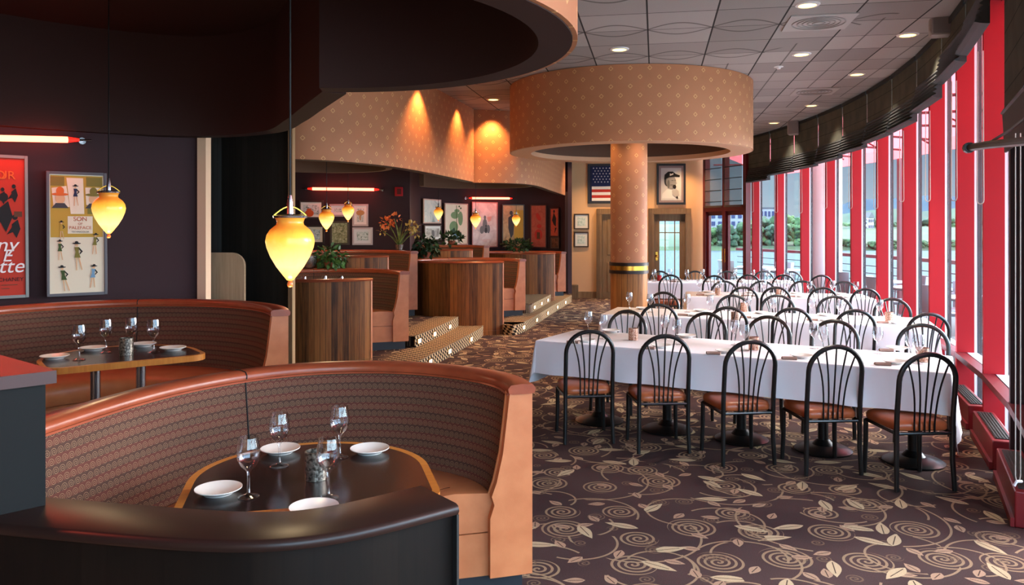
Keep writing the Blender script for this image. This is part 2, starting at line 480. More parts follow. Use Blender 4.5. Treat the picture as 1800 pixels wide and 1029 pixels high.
M['silver_glass'] = mk_candle('silver_mercury_glass', (66, 58, 52), (150, 140, 128))
M['red_glass'] = T('red_glass', (170, 30, 26), .2).mat
M['neon'] = T('neon', (255, 120, 90), .4).emit((255, 96, 70), 7.0).mat
M['neon_end'] = T('neon_end', (200, 40, 30), .4).emit((255, 30, 20), 1.5).mat
def mk_amber():
    t = T('amber_glass', (240, 170, 60), .25); x, y, z = t.sep(t.co('Object')); n = t.noise(t.co('Object'), 26, 4, .6, 1.0)
    c = t.ramp((z+n*.035)/.25, [(.0, (236, 130, 40)), (.15, (254, 226, 140)), (.30, (255, 238, 176)), (.52, (252, 222, 132)), (.72, (244, 172, 56)), (.88, (180, 66, 14)), (1.0, (80, 26, 14))])
    return t.emit(c, .72).mat
M['amber'] = mk_amber()
M['clear_knob'] = T('amber_knob', (220, 120, 60), .1).mat
M['lamp_warm'] = T('lamp_glow', (255, 220, 150), .4).emit((255, 214, 120), 3.0).mat
M['step_glow'] = T('step_glow', (255, 236, 200), .4).emit((255, 236, 196), 2.2).mat
def mk_leaf(name, a, b):
    t = T(name, rough=.5, spec=.4); n = t.noise(t.co('Object'), 14, 2); return t.setc(t.ramp(n, [(.3, a), (.7, b)])).mat
M['leaf'] = mk_leaf('green_leaf', (30, 56, 26), (86, 124, 60))
M['leaf_dark'] = mk_leaf('dark_green_leaf', (22, 40, 24), (58, 84, 48))
M['leaf_lily'] = mk_leaf('lily_leaf', (62, 84, 40), (130, 140, 72))
M['petal'] = T('orange_petal', (226, 116, 56), .6).mat
M['petal_pale'] = T('pale_bud', (200, 170, 92), .6).mat
M['pot'] = T('silver_pot', (180, 176, 172), .25, .9).mat
M['pot_terra'] = T('terracotta_pot', (150, 80, 56), .7).mat

# ------------------------------------------------------------------ plan of the curved window wall
CC = (-15.8, 14.2); RW = 21.1
def wp(th, r=RW, z=0.0): return Vector((CC[0]+r*math.cos(th), CC[1]+r*math.sin(th), z))
DTH = .0561; TH0 = .1317
def th(k): return TH0-DTH*k
CEIL = 3.6

# ------------------------------------------------------------------ floor, ceiling, platforms
def arc_w(r, t0, t1, n): return [(wp(t0+(t1-t0)*i/n, r).x, wp(t0+(t1-t0)*i/n, r).y) for i in range(n+1)]
room = [(-6.0, -2.5), (3.1, -2.5), (3.1, 4.15)]+arc_w(21.33, -.486, .1325, 40)+[(4.52, 18.45), (4.5, 19.4), (-6.0, 19.4)]
m = MB(); m.prism(room, -.12, 0.0); structure(m.obj('floor', M['carpet'], smooth=0))
m = MB(); m.prism(room, CEIL, CEIL+.15); structure(m.obj('ceiling', M['ceiling'], smooth=0))
low_edge = catmull([(-6.0, 2.9), (-3.4, 3.2), (-2.2, 3.55), (-1.66, 4.4), (-1.42, 5.6), (-1.3, 7.4), (-1.1, 9.0), (-.8, 10.5), (-.52, 11.9), (-.46, 12.45)], 5)
low_edge += [Vector((-.2, 12.6))] + catmull([(-.13, 12.54), (.0, 12.44), (.12, 12.62), (.32, 13.4), (.8, 15.6), (1.33, 17.9)], 5)
poly = [(p.x, p.y) for p in low_edge]+[(1.33, 18.9), (-6.0, 18.9)]
m = MB(); m.prism(poly, 0.0, .15); structure(m.obj('platform', M['carpet'], smooth=0))
up_edge = catmull([(-6.0, 8.2), (-3.7, 8.4), (-3.55, 10.2), (-2.5, 11.0), (-1.65, 10.72), (-1.32, 10.3), (-1.14, 10.9), (-.95, 12.0)], 5)
up_edge += catmull([(-1.2, 12.3), (-1.86, 12.9), (-1.9, 13.8), (-1.3, 14.4), (-.5, 14.5), (.24, 14.1), (.42, 14.6), (.78, 16.3)], 5)
poly = [(p.x, p.y) for p in up_edge]+[(.4, 16.4), (-.9, 16.6), (-1.1, 18.8), (-6.0, 18.8)]
m = MB(); m.prism(poly, .15, .30); structure(m.obj('platform', M['carpet'], smooth=0))
def nosing(edge, z, h, dp=.62):   # checked carpet on treads and risers
    m = MB(); m.sweep(edge, [(.012, z-h), (.012, z+.006), (-dp, z+.006), (-dp, z), (0, z), (0, z-h)], caps=True)
    return m
m = nosing(catmull([(-1.36, 6.6), (-1.3, 7.4), (-1.1, 9.0), (-.8, 10.5), (-.52, 11.9), (-.45, 12.5)], 6), .15, .15, .42); structure(m.obj('trim_1', M['check'], smooth=0))
m = nosing(catmull([(-1.24, 10.12), (-1.17, 10.45), (-1.07, 10.95), (-.88, 12.0), (-.84, 12.3)], 6), .30, .15, .36); structure(m.obj('trim_2', M['check'], smooth=0))
m = nosing(catmull([(-.15, 12.56), (.0, 12.43), (.12, 12.62), (.32, 13.4), (.8, 15.6), (1.33, 17.9)], 6), .15, .15, .4); structure(m.obj('trim_3', M['check'], smooth=0))
m = nosing(catmull([(.34, 14.3), (.46, 14.8), (.78, 16.3)], 6), .30, .15); structure(m.obj('trim_4', M['check'], smooth=0))

# ------------------------------------------------------------------ walls
def wall(name, path, z0, z1, mat, t=.12):
    m = MB(); m.sweep(path, [(0, z0), (0, z1), (t, z1), (t, z0)], vz=True); return structure(m.obj(name, mat, smooth=30))
PW_LEFT = catmull([(-4.95, 4.7), (-4.4, 5.55), (-3.95, 6.05), (-3.32, 6.55), (-2.72, 6.98)], 8)
PW_POD = catmull([(1.28, 18.3), (.95, 18.75), (.35, 19.02), (-.25, 18.95), (-1.2, 18.1), (-1.9, 16.6), (-1.98, 15.0), (-1.72, 13.5)], 8)
wall('wall_left', PW_LEFT[::-1], 0.15, 2.9, M['plum'], .1)
wall('wall_rear', [(1.3, 19.25), (-6.0, 19.25)], 0, CEIL, M['plum'], .12)
wall('wall_far_left', [(-1.72, 13.42), (-5.98, 13.42)], .3, 3.3, M['plum'])
wall('wall_pod', PW_POD, .15, 3.3, M['plum'])
m = MB(); yb_ = lambda x: 18.55+(4.5-x)/3.3*.4
for xa, xb, za, zb_ in ((4.5, 4.03, 0, CEIL), (3.34, 1.2, 0, CEIL), (4.03, 3.34, 1.98, CEIL)):
    m.sweep([(xa, yb_(xa)), (xb, yb_(xb))], [(0, za), (0, zb_), (.15, zb_), (.15, za)], vz=True)
structure(m.obj('wall_back', M['tan_wall'], smooth=0))
wall('wall_side', [(-6.0, 19.4), (-6.0, -2.5)], 0, CEIL, M['plum'], .15)
wall('wall_front', [(-6.0, -2.5), (-.55, -2.5)], 0, CEIL, M['tan_wall'], .15)
m = MB(); m.box((1.25, 18.32, 1.32), (.07, .10, 2.35)); structure(m.obj('trim_5', M['maroon'], smooth=0))
m = MB(); m.box((-2.70, 6.985, 1.35), (.075, .12, 2.4)); structure(m.obj('trim_6', M['beige_trim'], smooth=0))
# dark ribbed panel and pale rounded board between the first and second booths
m = MB(); m.sweep([(-2.10, 7.55), (-2.78, 7.62), (-3.3, 7.5)], [(0, .15), (0, 2.9), (.1, 2.9), (.1, .15)], vz=True); structure(m.obj('wall_ribbed', M['rib_dark'], smooth=0))
m = MB(); m.box((-2.075, 7.5, 1.5), (.04, .1, 2.7)); structure(m.obj('trim_7', M['door_wood'], smooth=0))
pts = [(-.17, .15), (.17, .15), (.17, 1.34)]+[(.17-.12+.12*math.cos(R(a)), 1.34+.12*math.sin(R(a))) for a in (15, 30, 45, 60, 75, 90)]+[(-.17, 1.46)]
m = MB(); m.prism(pts, -.02, .02, Matrix.Translation((-2.60, 7.25, 0)) @ Matrix.Rotation(PI/2, 4, 'X')); o = m.obj('divider_board', M['pale_wood'], smooth=0)
tag(o, 'pale wood divider board with a rounded top corner beside the dark ribbed wall', 'divider')
# baseboards on the far wall
def baseboard(a, b, n, z0=0, h=.15):
    m = MB(); m.sweep([a, b], [(-.03, z0), (-.03, z0+h), (-.001, z0+h), (-.001, z0)]); return structure(m.obj('baseboard_'+n, M['door_wood'], smooth=0))
baseboard((2.03, 18.85), (1.45, 18.92), 'back')
baseboard((4.45, 18.556), (4.2, 18.587), 'corner')
m = MB(); m.box((1.42, 18.78, .16), (.26, .3, .32)); structure(m.obj('trim_8', M['door_wood'], smooth=0))

def hit(path, px, off=.03):
    """where the sight line of a photo column meets a wall, and the wall's yaw there"""
    r = Vector(((px-900)/F, 1.0)); best = None
    for a, b in zip(path, path[1:]):
        a = Vector(a[:2]); b = Vector(b[:2]); e = b-a; den = r.x*e.y-r.y*e.x
        if abs(den) < 1e-9: continue
        t = (a.x*e.y-a.y*e.x)/den; u = (a.x*r.y-a.y*r.x)/den
        if t > 0 and -.001 <= u <= 1.001 and (best is None or t < best[0]):
            n = Vector((e.y, -e.x)).normalized()
            if n.dot(r) > 0: n = -n
            best = (t, n)
    t, n = best; p = r*t+n*off
    return p, math.atan2(n.x, -n.y)

# ------------------------------------------------------------------ soffits
def soffit(name, label, path, z0, z1, t, outer, inner, closed=False, group='dropped ceiling rings'):
    r = thing(name, label, 'soffit', (path[0][0], path[0][1], z0) if False else (0, 0, 0), group=None)
    m = MB(); m.sweep(path, [(0, z0), (0, z1), (-.02, z1), (-.02, z0)], closed=closed, vz=True); m.obj('fascia', outer, r)
    m = MB(); m.sweep(path, [(-.021, z0-.004), (-.021, z1), (-t, z1), (-t, z0-.004)], closed=closed); m.obj('lining', inner, r)
    return r
# over the near booth
S0 = (-.92, 3.32)
soffit('ceiling_soffit', 'dark round ceiling soffit with tan rim over the near booth', arc(S0, 1.19, -150, 97, 64), 2.46, CEIL-.002, .16, M['paper'], M['maroon'])
m = MB()
p1 = catmull([(-1.06, 4.52), (-1.35, 5.15), (-1.62, 5.74), (-1.98, 6.38), (-2.6, 6.72), (-3.27, 6.5), (-3.87, 5.98), (-4.4, 5.1), (-4.6, 3.8)], 6)
m.sweep(p1, [(-.02, 2.46), (-.02, CEIL-.002), (.12, CEIL-.002), (.12, 2.46)])
tag(m.obj('ceiling_soffit', M['maroon']), 'dark curved ceiling soffit over the booth below the posters', 'soffit')
m = MB(); m.prism([(p.x-.03*0, p.y) for p in p1]+[(-4.6, 1.0), (-1.9, 2.0), (-1.6, 2.6), (-1.3, 3.6)], 3.3, 3.34); o = m.obj('ceiling_recess', M['maroon'], smooth=0); structure(o)
m = MB(); m.prism(arc(S0, 1.02, 0, 354, 60), 3.3, 3.34); structure(m.obj('ceiling_recess', M['maroon'], smooth=0))
# the waving fascia over the far booths
f2 = catmull([(-3.9, 9.3), (-3.4, 8.8), (-2.9, 8.58), (-2.35, 8.52), (-1.95, 8.74), (-1.65, 9.15), (-1.36, 9.8), (-1.1, 10.75), (-.85, 11.85), (-.62, 12.9)], 6)
soffit('ceiling_soffit', 'tan diamond wallpaper soffit waving over the middle booths', f2, 2.42, CEIL-.002, .14, M['paper'], M['maroon'])
f3 = [Vector((-.64, 12.95))]+catmull([(-.5, 12.95), (-.1, 13.08), (.24, 13.4), (.48, 14.1), (.78, 15.8), (1.22, 18.25)], 6)
soffit('ceiling_soffit', 'tan diamond wallpaper soffit over the farthest booths, meeting the back wall', f3, 2.41, CEIL-.002, .12, M['paper'], M['maroon'])
for c, r_, lb in (((-2.42, 9.92), .84, 'taupe inner ring of the soffit above the middle booth'), ((-.64, 14.35), .95, 'taupe inner ring of the soffit above the farthest booths')):
    m = MB(); m.sweep(arc(c, r_, 0, 180, 40), [(0, 2.425), (0, 2.9), (.08, 2.9), (.08, 2.425)]); tag(m.obj('soffit_ring', M['taupe']), lb, 'soffit')
m = MB(); m.prism([(p.x-.05, p.y+.09) for p in f2]+[(-1.72, 13.35), (-6, 13.35), (-6, 9.3)], 2.9, 2.96); structure(m.obj('ceiling_recess', M['maroon'], smooth=0))
m = MB(); m.prism([(p.x-.06, p.y+.09) for p in f3[1:-1]]+[(1.1, 18.2)]+[(.9, 18.85), (-.2, 19.1), (-1.9, 18.0), (-1.72, 13.35)], 2.9, 2.96); structure(m.obj('ceiling_recess', M['maroon'], smooth=0))

# ------------------------------------------------------------------ column with drum
CX, CY = 1.6, 10.9
r = thing('column', 'round tan column with oak-clad base and brass band standing among the tables', 'column', (CX, CY, 0))
def cyl_wall(m, rr, z0, z1, n=48): m.sweep(arc((0, 0), rr, 0, 360-360/n, n-1), [(0, z0), (0, z1), (-.02, z1), (-.02, z0)], closed=True, vz=True)
m = MB(); cyl_wall(m, .25, 1.12, 3.2); m.obj('shaft', M['paper'], r)
m = MB(); cyl_wall(m, .252, 0.0, 1.06); m.obj('base', M['plank_grey'], r)
m = MB(); cyl_wall(m, .268, 1.06, 1.105); cyl_wall(m, .268, 1.165, 1.21); m.obj('collar', M['dark_wood'], r)
m = MB(); cyl_wall(m, .262, 1.105, 1.165); m.obj('band', M['brass'], r)
r = thing('ceiling_drum', 'tan wallpapered ceiling drum around the top of the column', 'soffit', (CX, CY, 2.7))
n = 96
m = MB(); m.sweep(arc((0, 0), 1.63, 0, 360-360/n, n-1), [(0, 0), (0, .895), (-.02, .895), (-.02, 0)], closed=True, vz=True); m.obj('fascia', M['paper'], r)
m = MB(); m.sweep(arc((0, 0), 1.60, 0, 360-360/n, n-1), [(.012, -.004), (.012, .06), (-.26, .06), (-.26, -.004)], closed=True); m.obj('rim', T('beige_rim', (206, 158, 122), .7).mat, r)
m = MB(); m.sweep(arc((0, 0), 1.34, 0, 360-360/n, n-1), [(0, .06), (0, .5), (.03, .5), (.03, .06)], closed=True); m.obj('lining', M['taupe'], r)
m = MB(); m.prism(arc((0, 0), 1.4, 0, 354, 60), .5, .53); m.obj('recess_panel', M['taupe'], r)
for k in range(4):
    a = R(20+90*k); l = MB(); l.lathe([(0, .49), (.05, .49), (.05, .475), (.035, .46), (0, .46)], 16, (.6*math.cos(a), .6*math.sin(a), 0)); l.obj('recessed_lamp', M['lamp_warm'], r)
    light('drum_light', 'SPOT', (.6*math.cos(a), .6*math.sin(a), .45), 25, (1, .62, .3), r, spot_size=R(110), spot_blend=.6, shadow_soft_size=.05)

# ------------------------------------------------------------------ recessed ceiling lights
rt = thing('downlight', 'x', 'ceiling light')
m = MB(); m.lathe([(.075, -.012), (.1, -.008), (.105, 0), (.08, 0), (.075, -.012)], 24); m.obj('trim_ring', M['white_paint'], rt)
m = MB(); m.lathe([(0, -.006), (.077, -.006), (.077, -.001), (0, -.001)], 24); m.obj('lens', M['lamp_warm'], rt)
DL = Multi(rt)
spots = [(2.53, 6.82, 'round ceiling downlight nearest the camera, at the top edge of the photo'),
         (3.19, 8.78, 'ceiling downlight behind the pale ceiling vent, above the banquet tables'),
         (3.92, 7.89, 'ceiling downlight near the windows under the near speaker'),
         (4.30, 9.93, 'second ceiling downlight along the windows, past the near speaker'),
         (4.70, 12.5, 'third ceiling downlight along the windows'),
         (4.80, 14.6, 'last ceiling downlight along the windows, beside the far speaker'),
         (1.15, 8.53, 'ceiling downlight in front of the column drum among embossed tiles'),
         (-.28, 11.9, 'ceiling downlight left of the column drum shining on tan wallpaper')]
for x, y, lb in spots:
    o = DL((x, y, CEIL), 0, lb, 'recessed ceiling lights')
for x, y, lb in spots:
    light('downlight_beam', 'SPOT', (x, y, CEIL-.03), 100 if x > 2 else 20, (1, .88, .74), None, spot_size=R(105), spot_blend=.8, shadow_soft_size=.06)
# assumed wash lights on the wallpaper, bare spots with no fittings
for x, y, e_ in ((-1.12, 10.3, 90), (-.72, 12.0, 70), (-.34, 12.86, 100)):
    light('assumed_wash_light', 'SPOT', (x+.06, y-.05, CEIL-.04), e_, (1, .48, .15), None, spot_size=R(105), spot_blend=.7, shadow_soft_size=.04)
for x, e_ in ((1.7, 110), (2.6, 110), (3.9, 130)): light('assumed_wall_wash', 'SPOT', (x, 18.0, CEIL-.04), e_, (1, .62, .30), None, spot_size=R(95), spot_blend=.8, shadow_soft_size=.06)  # assumed spots without fittings, added to brighten the tan back wall
m = MB(); m.lathe([(0, -.03), (.02, -.03), (.03, -.012), (.055, -.006), (.055, 0), (0, 0)], 20); o = m.obj('sprinkler', M['white_paint']); o.location = (3.17, 9.47, CEIL)
tag(o, 'small white sprinkler head on the ceiling right of the drum', 'sprinkler')
for i, (x, y, lb) in enumerate(((2.85, 7.4, 'pale square ceiling vent beside the nearest downlight'), (4.25, 11.2, 'pale ceiling vent farther back near the windows'))):
    rv = thing('ceiling_vent', lb, 'vent', (x, y, CEIL), R(-10.2), 'ceiling vents')
    m = MB(); m.box((0, 0, -.006), (.58, .58, .010)); m.obj('frame', T('vent_panel', (172, 164, 158), .6).mat, rv)
    m = MB()
    for q in range(5): m.sweep(arc((0, 0), .06+.045*q, 0, 345, 23), [(0, -.018), (0, -.010), (-.012, -.010), (-.012, -.018)], closed=True)
    m.obj('diffuser', T('vent_ring', (150, 142, 136), .6).mat, rv)
for (px, py, d, yaw, lb) in ((1655, 40, 7.3, 70, 'pale wall speaker above the near window blinds'), (1395, 225, 14.4, 60, 'pale wall speaker above the far window blinds')):
    p = P(px, py, d); rs = thing('wall_speaker', lb, 'speaker', p, R(yaw), 'ceiling speakers')
    m = MB(); m.box((0, 0, 0), (.16, .2, .26), bevel=.03); m.obj('housing', T('speaker_case', (150, 138, 132), .6).mat, rs)
    m = MB(); m.box((-.085, 0, 0), (.01, .16, .22)); m.obj('grille', T('speaker_grille', (126, 116, 112), .7).mat, rs)
    m = MB(); m.tube([(.06, 0, .1), (.16, 0, .2)], .015); m.obj('bracket', M['black_matte'], rs)

# ------------------------------------------------------------------ window wall
def radial_box(m, t, r0, r1, half, z0, z1):
    c = wp(t, (r0+r1)/2, (z0+z1)/2); m.box(c, (r1-r0, 2*half, z1-z0), t)
KMIN, KMAX = 0, 11
for k in range(KMIN, KMAX):
    w = struct_empty('window_%d' % (k+1))
    t0, t1 = th(k), th(k+1)
    m = MB(); radial_box(m, t0, RW, RW+.15, .028, 0.0, 3.58); m.obj('fin', M['red'] if k < 10 else M['red_shaded'], w, 0)  # last fin is a red one too, painted dark to look unlit
    m = MB(); radial_box(m, t0, RW+.15, RW+.176, .022, 0.0, 3.58); m.obj('mullion', M['alu'] if k < 10 else M['maroon_paint'], w, 0)
    m = MB(); radial_box(m, t0, RW+.177, RW+.215, .026, 0.0, 3.58); m.obj('outer_stop', M['black_seal'], w, 0)
    m = MB(); radial_box(m, t1+.0024, RW+.13, RW+.19, .02, 0.5, 3.58); m.obj('gasket', M['black_seal'], w, 0)
    tm = (t0+t1)/2; hw = (DTH-.005)*RW/2
    m = MB(); m.box(wp(tm, RW+.17, 2.04), (.012, 2*hw, 3.08), tm); m.box(wp(tm, RW+.17, .24), (.012, 2*hw, .46), tm); m.obj('pane', M['glass'], w, 0) if k < 10 else m.obj('dark_fill_panel', M['red_shaded'], w, 0)  # last bay: opaque dark panel added for the glass, shade in its colour
    m = MB(); m.box(wp(tm, RW+.12, .475), (.10, 2*hw+.06, .05), tm); m.obj('rail', M['alu'], w, 0)
    m = MB(); m.box(wp(tm, RW+.03, .475), (.10, 2*hw+.1, .05), tm); m.obj('ledge', M['maroon_paint'], w, 0)
    m = MB(); m.box(wp(tm, RW+.17, 3.56), (.1, 2*hw+.1, .08), tm); m.obj('header', M['red'], w, 0)
    if k >= 5:
        h = thing('radiator', 'x', 'radiator', wp(tm, RW-.02, 0), tm, 'red radiators under the windows')
        h['label'] = 'red radiator box with a black top grille, %s along the windows from the near end' % ORD[KMAX-1-k]
        m = MB(); m.box((0, 0, .105), (.15, 2*hw-.1, .205), bevel=.008); m.box((-.085, 0, .03), (.02, 2*hw-.1, .05)); m.obj('housing', M['radiator'], h, 0)
        m = MB(); m.box((0, 0, .211), (.10, 2*hw-.22, .006))
        for q in range(5): m.box((-.04+.02*q, 0, .216), (.006, 2*hw-.24, .006))
        m.obj('grille', M['grille'], h, 0)
    # roman shade: flat cloth with a stack of folds at the bottom
    zb = [2.62, 2.70, 2.72, 2.75, 2.80, 2.85, 2.86, 2.94, 3.06, 3.1, 2.2][k]; ro = -.12 if k < 10 else -.03
    s = thing('roman_shade', 'x', 'blind', wp(tm, RW+ro, 0), tm, 'dark roman shades over the windows')
    s['label'] = ('dark roman shade, %s along the curved windows counted from the far end' % ORD[k]) if k < 10 else ('dark roman shade pulled lower than the rest at the right edge')
    hs = DTH*(RW-.12)/2-.022
    def shp(prof): 
        mm = MB(); mm.sweep([(0, -hs), (0, hs)], prof); return mm
    shp([(-.012, zb+.12), (-.012, 3.57), (0, 3.57), (0, zb+.12)]).obj('cloth', M['shade'], s, 0)
    nf = 7 if k < 10 else 1; prof = []
    for q in range(nf):
        zz = zb+.29-q*.29/nf; dd = .02+.010*q
        prof += [(-.012-dd*.55, zz), (-.016-dd, zz-.022), (-.012-dd*.6, zz-.034)]
    prof += [(-.012, zb), (0, zb), (0, zb+.29)]
    mm = MB(); mm.sweep([(0, -hs), (0, hs)], [(-o, z) for o, z in prof])
    bmesh.ops.scale(mm.bm, vec=(-1, 1, 1), verts=mm.bm.verts[:])
    mm.obj('folds', M['shade_fold'], s, 0)
    m = MB(); m.box((-.005, 0, 3.56), (.05, 2*hs, .05)); m.obj('headrail', M['black_matte'], s, 0)
    # bead chain hanging in front of the fin
    zl = 2.0-.03*(k % 3) if k < 9 else 1.88
    if k == 10: continue
    a = wp(t0-.0035, RW-.03, 0)
    c = tag(MB().tube([(0, -.02, zb+.02), (0, -.025, zl+.05)]+[(0, -.025*math.cos(R(q*30)), zl+.03-.03*math.sin(R(q*30))) for q in range(7)]+[(0, .025, zl+.05), (0, .02, zb+.02)], .0045, 6).obj('pull_chain', M['bead']),
            'white bead pull chain looping over the %s red window fin from the far end' % ORD[k], 'blind chain', 'bead chains of the shades')
    c.location = a; c.rotation_euler = (0, 0, th(k)+R(60))

# rod of the lowered shade and the long chain at the right edge
s_ = bpy.data.objects.get('roman_shade.010')
def loc_(p): return s_.matrix_basis.inverted() @ Vector(p)
m = MB(); m.tube([loc_(q) for q in ((2.88, 5.02, 2.195), (2.86, 4.8, 2.19), (2.6, 4.0, 2.13))], .024, 10); m.tube([loc_(q) for q in ((2.885, 5.04, 2.195), (2.875, 5.0, 2.195))], .034, 10); m.obj('bottom_bar', M['black'], s_)
m = MB(); m.tube([loc_(q) for q in ((2.90, 4.95, 2.18), (2.75, 4.4, 2.23), (2.6, 3.95, 2.28))], .008, 6); m.obj('batten', M['black'], s_)
pts = [(2.705, 4.28, 2.2), (2.705, 4.28, .36)]+[(2.716-.011*math.cos(R(a)), 4.276, .345-.02*math.sin(R(a))) for a in (0, 45, 90, 135, 180)]+[(2.727, 4.272, .36), (2.727, 4.272, 2.2)]
c = tag(MB().tube(pts, .0035, 6).obj('pull_chain', M['bead']), 'long white bead chain reaching nearly to the floor at the right edge', 'blind chain', 'bead chains of the shades')
MB().tube([(2.735, 4.275, .33), (2.70, 4.26, .335), (2.685, 4.26, .31)], .008, 6).obj('chain_hook', M['alu'], c)
# plain window bays assumed for daylight, beside and behind the camera (outside the frame)
for q in range(5):
    w = struct_empty('window_%d' % (12+q)); y1 = 4.1-1.32*q; y0 = y1-1.32
    m = MB(); m.box((3.16, y0, 1.79), (.17, .06, 3.58)); m.obj('fin', M['red'], w, 0)
    m = MB(); m.box((3.2, (y0+y1)/2, 2.07), (.012, 1.26, 3.0)); m.obj('pane', M['glass'], w, 0)
    m = MB(); m.box((3.2, (y0+y1)/2, .28), (.1, 1.26, .56)); m.obj('sill_panel', M['red'], w, 0)
w = struct_empty('window_17')  # assumed window behind the camera, added to let in daylight
m = MB()
for x in (-.55, .36, 1.27, 2.18, 3.1): m.box((x, -2.5, 1.79), (.07, .12, 3.58))
for z in (.5, 2.3, 3.5): m.box((1.27, -2.5, z), (3.7, .1, .08))
m.box((1.27, -2.5, .25), (3.6, .08, .5)); m.obj('window_frame', M['red'], w, 0)
m = MB(); m.box((1.27, -2.5, 2.0), (3.6, .012, 3.0)); m.obj('pane', M['glass'], w, 0)
# end glass door
A = Vector((4.47, 18.42)); B = Vector((5.0, 16.86)); L = (B-A).length; yaw = math.atan2(B.y-A.y, B.x-A.x)
d = struct_empty('door_1', (A.x, A.y, 0), yaw)
m = MB()
for x in (.05, L/2, L-.05): m.box((x, 0, 1.78), (.11, .12, 3.56))
for z in (2.1, 3.52): m.box((L/2, 0, z), (L, .12, .13))
m.obj('door_frame', M['maroon_paint'], d, 0)
for q, xc in enumerate((L*.27, L*.73)):
    m = MB(); hw = L*.2
    for sx in (-1, 1): m.box((xc+sx*hw, .02, 1.03), (.10, .06, 2.02))
    m.box((xc, .02, 1.99), (2*hw, .06, .09)); m.box((xc, .02, .1), (2*hw, .06, .18)); lf = m.obj('door_leaf', M['maroon_paint'], d, 0)
    m = MB(); m.box((xc, .02, 1.08), (2*hw-.08, .012, 1.75)); m.obj('glass_panel', M['glass'], lf, 0)
    m = MB(); m.tube([(xc+(hw if q == 0 else -hw), -.06, .9), (xc+(hw if q == 0 else -hw), -.06, 1.2)], .012); m.obj('door_handle', M['brass'], lf)
    m = MB(); m.box((xc, .02, 2.8), (L*.42, .012, 1.3)); m.obj('transom_pane', M['glass'], d, 0)
    tr = T('sheer_shade', (96, 86, 82), .8); tr.b.inputs['Alpha'].default_value = .45
    s = thing('sheer_shade', ['thin see-through shade over the left transom of the glass double door', 'thin see-through shade over the right transom of the glass double door'][q], 'blind', (A.x, A.y, 0), yaw, 'sheer transom shades')
    m = MB(); m.box((xc, -.08, 2.8), (L*.41, .006, 1.36)); m.obj('cloth', tr.mat, s, 0)
    m = MB()
    for z in (2.25, 2.5, 2.75, 3.0, 3.25): m.box((xc, -.085, z), (L*.41, .012, .016))
    m.obj('batten', M['black_matte'], s, 0)

# ------------------------------------------------------------------ back wall doors and pictures
ybk = lambda x: 18.55+(4.5-x)/3.3*.4
YB = math.atan2(-.4, 3.3)
def wood_door(name, x0, x1, glazed):
    xc = (x0+x1)/2; w = x1-x0
    d = struct_empty(name, (xc, ybk(xc), 0), YB)
    m = MB()
    for sx in (-1, 1): m.box((sx*(w/2-.06), -.05, 1.05), (.13, .12, 2.10))
    m.box((0, -.05, 2.05), (w, .13, .13)); m.obj('door_frame', M['door_wood'], d, 0)
    iw = w-.26
    if glazed:
        m = MB()
        for sx in (-1, 1): m.box((sx*(iw/2-.06), -.02, 1.0), (.13, .05, 1.98))
        m.box((0, -.02, 1.9), (iw, .05, .16)); m.box((0, -.02, .14), (iw, .05, .26)); lf = m.obj('door_leaf', M['door_wood'], d, 0)
        m = MB(); m.box((0, -.012, 1.05), (iw-.22, .01, 1.6)); m.obj('glass_panel', M['glass'], lf, 0)
        m = MB()
        for x in (-.10, .12): m.box((x, -.025, 1.05), (.022, .035, 1.6))
        for z in (1.55, .42): m.box((0, -.025, z), (iw-.22, .035, .022))
        m.obj('glazing_bar', M['door_wood'], lf, 0)
        m = MB(); m.lathe([(0, -.08), (.028, -.07), (.032, -.05), (.012, -.035), (.03, -.01), (.03, 0), (0, 0)], 14, M=Matrix.Translation((-iw/2+.06, -.045, 1.0)) @ Matrix.Rotation(-PI/2, 4, 'X') @ Matrix.Scale(-1, 4, (0, 0, 1)) @ Matrix.Scale(-1, 4, (0, 0, 1)))
        m.box((-iw/2+.06, -.048, 1.0), (.05, .006, .2)); m.obj('door_handle', M['brass'], lf)
    else:
        m = MB(); m.box((0, -.02, 1.0), (iw, .05, 1.98))
        m.box((0, -.05, 1.45), (iw-.24, .02, .85), bevel=.01); m.box((0, -.05, .5), (iw-.24, .02, .7), bevel=.01)
        m.obj('door_leaf', M['door_wood'], d, 0)
wood_door('door_2', 3.20, 4.17, True)
wood_door('door_3', 2.0, 2.95, False)

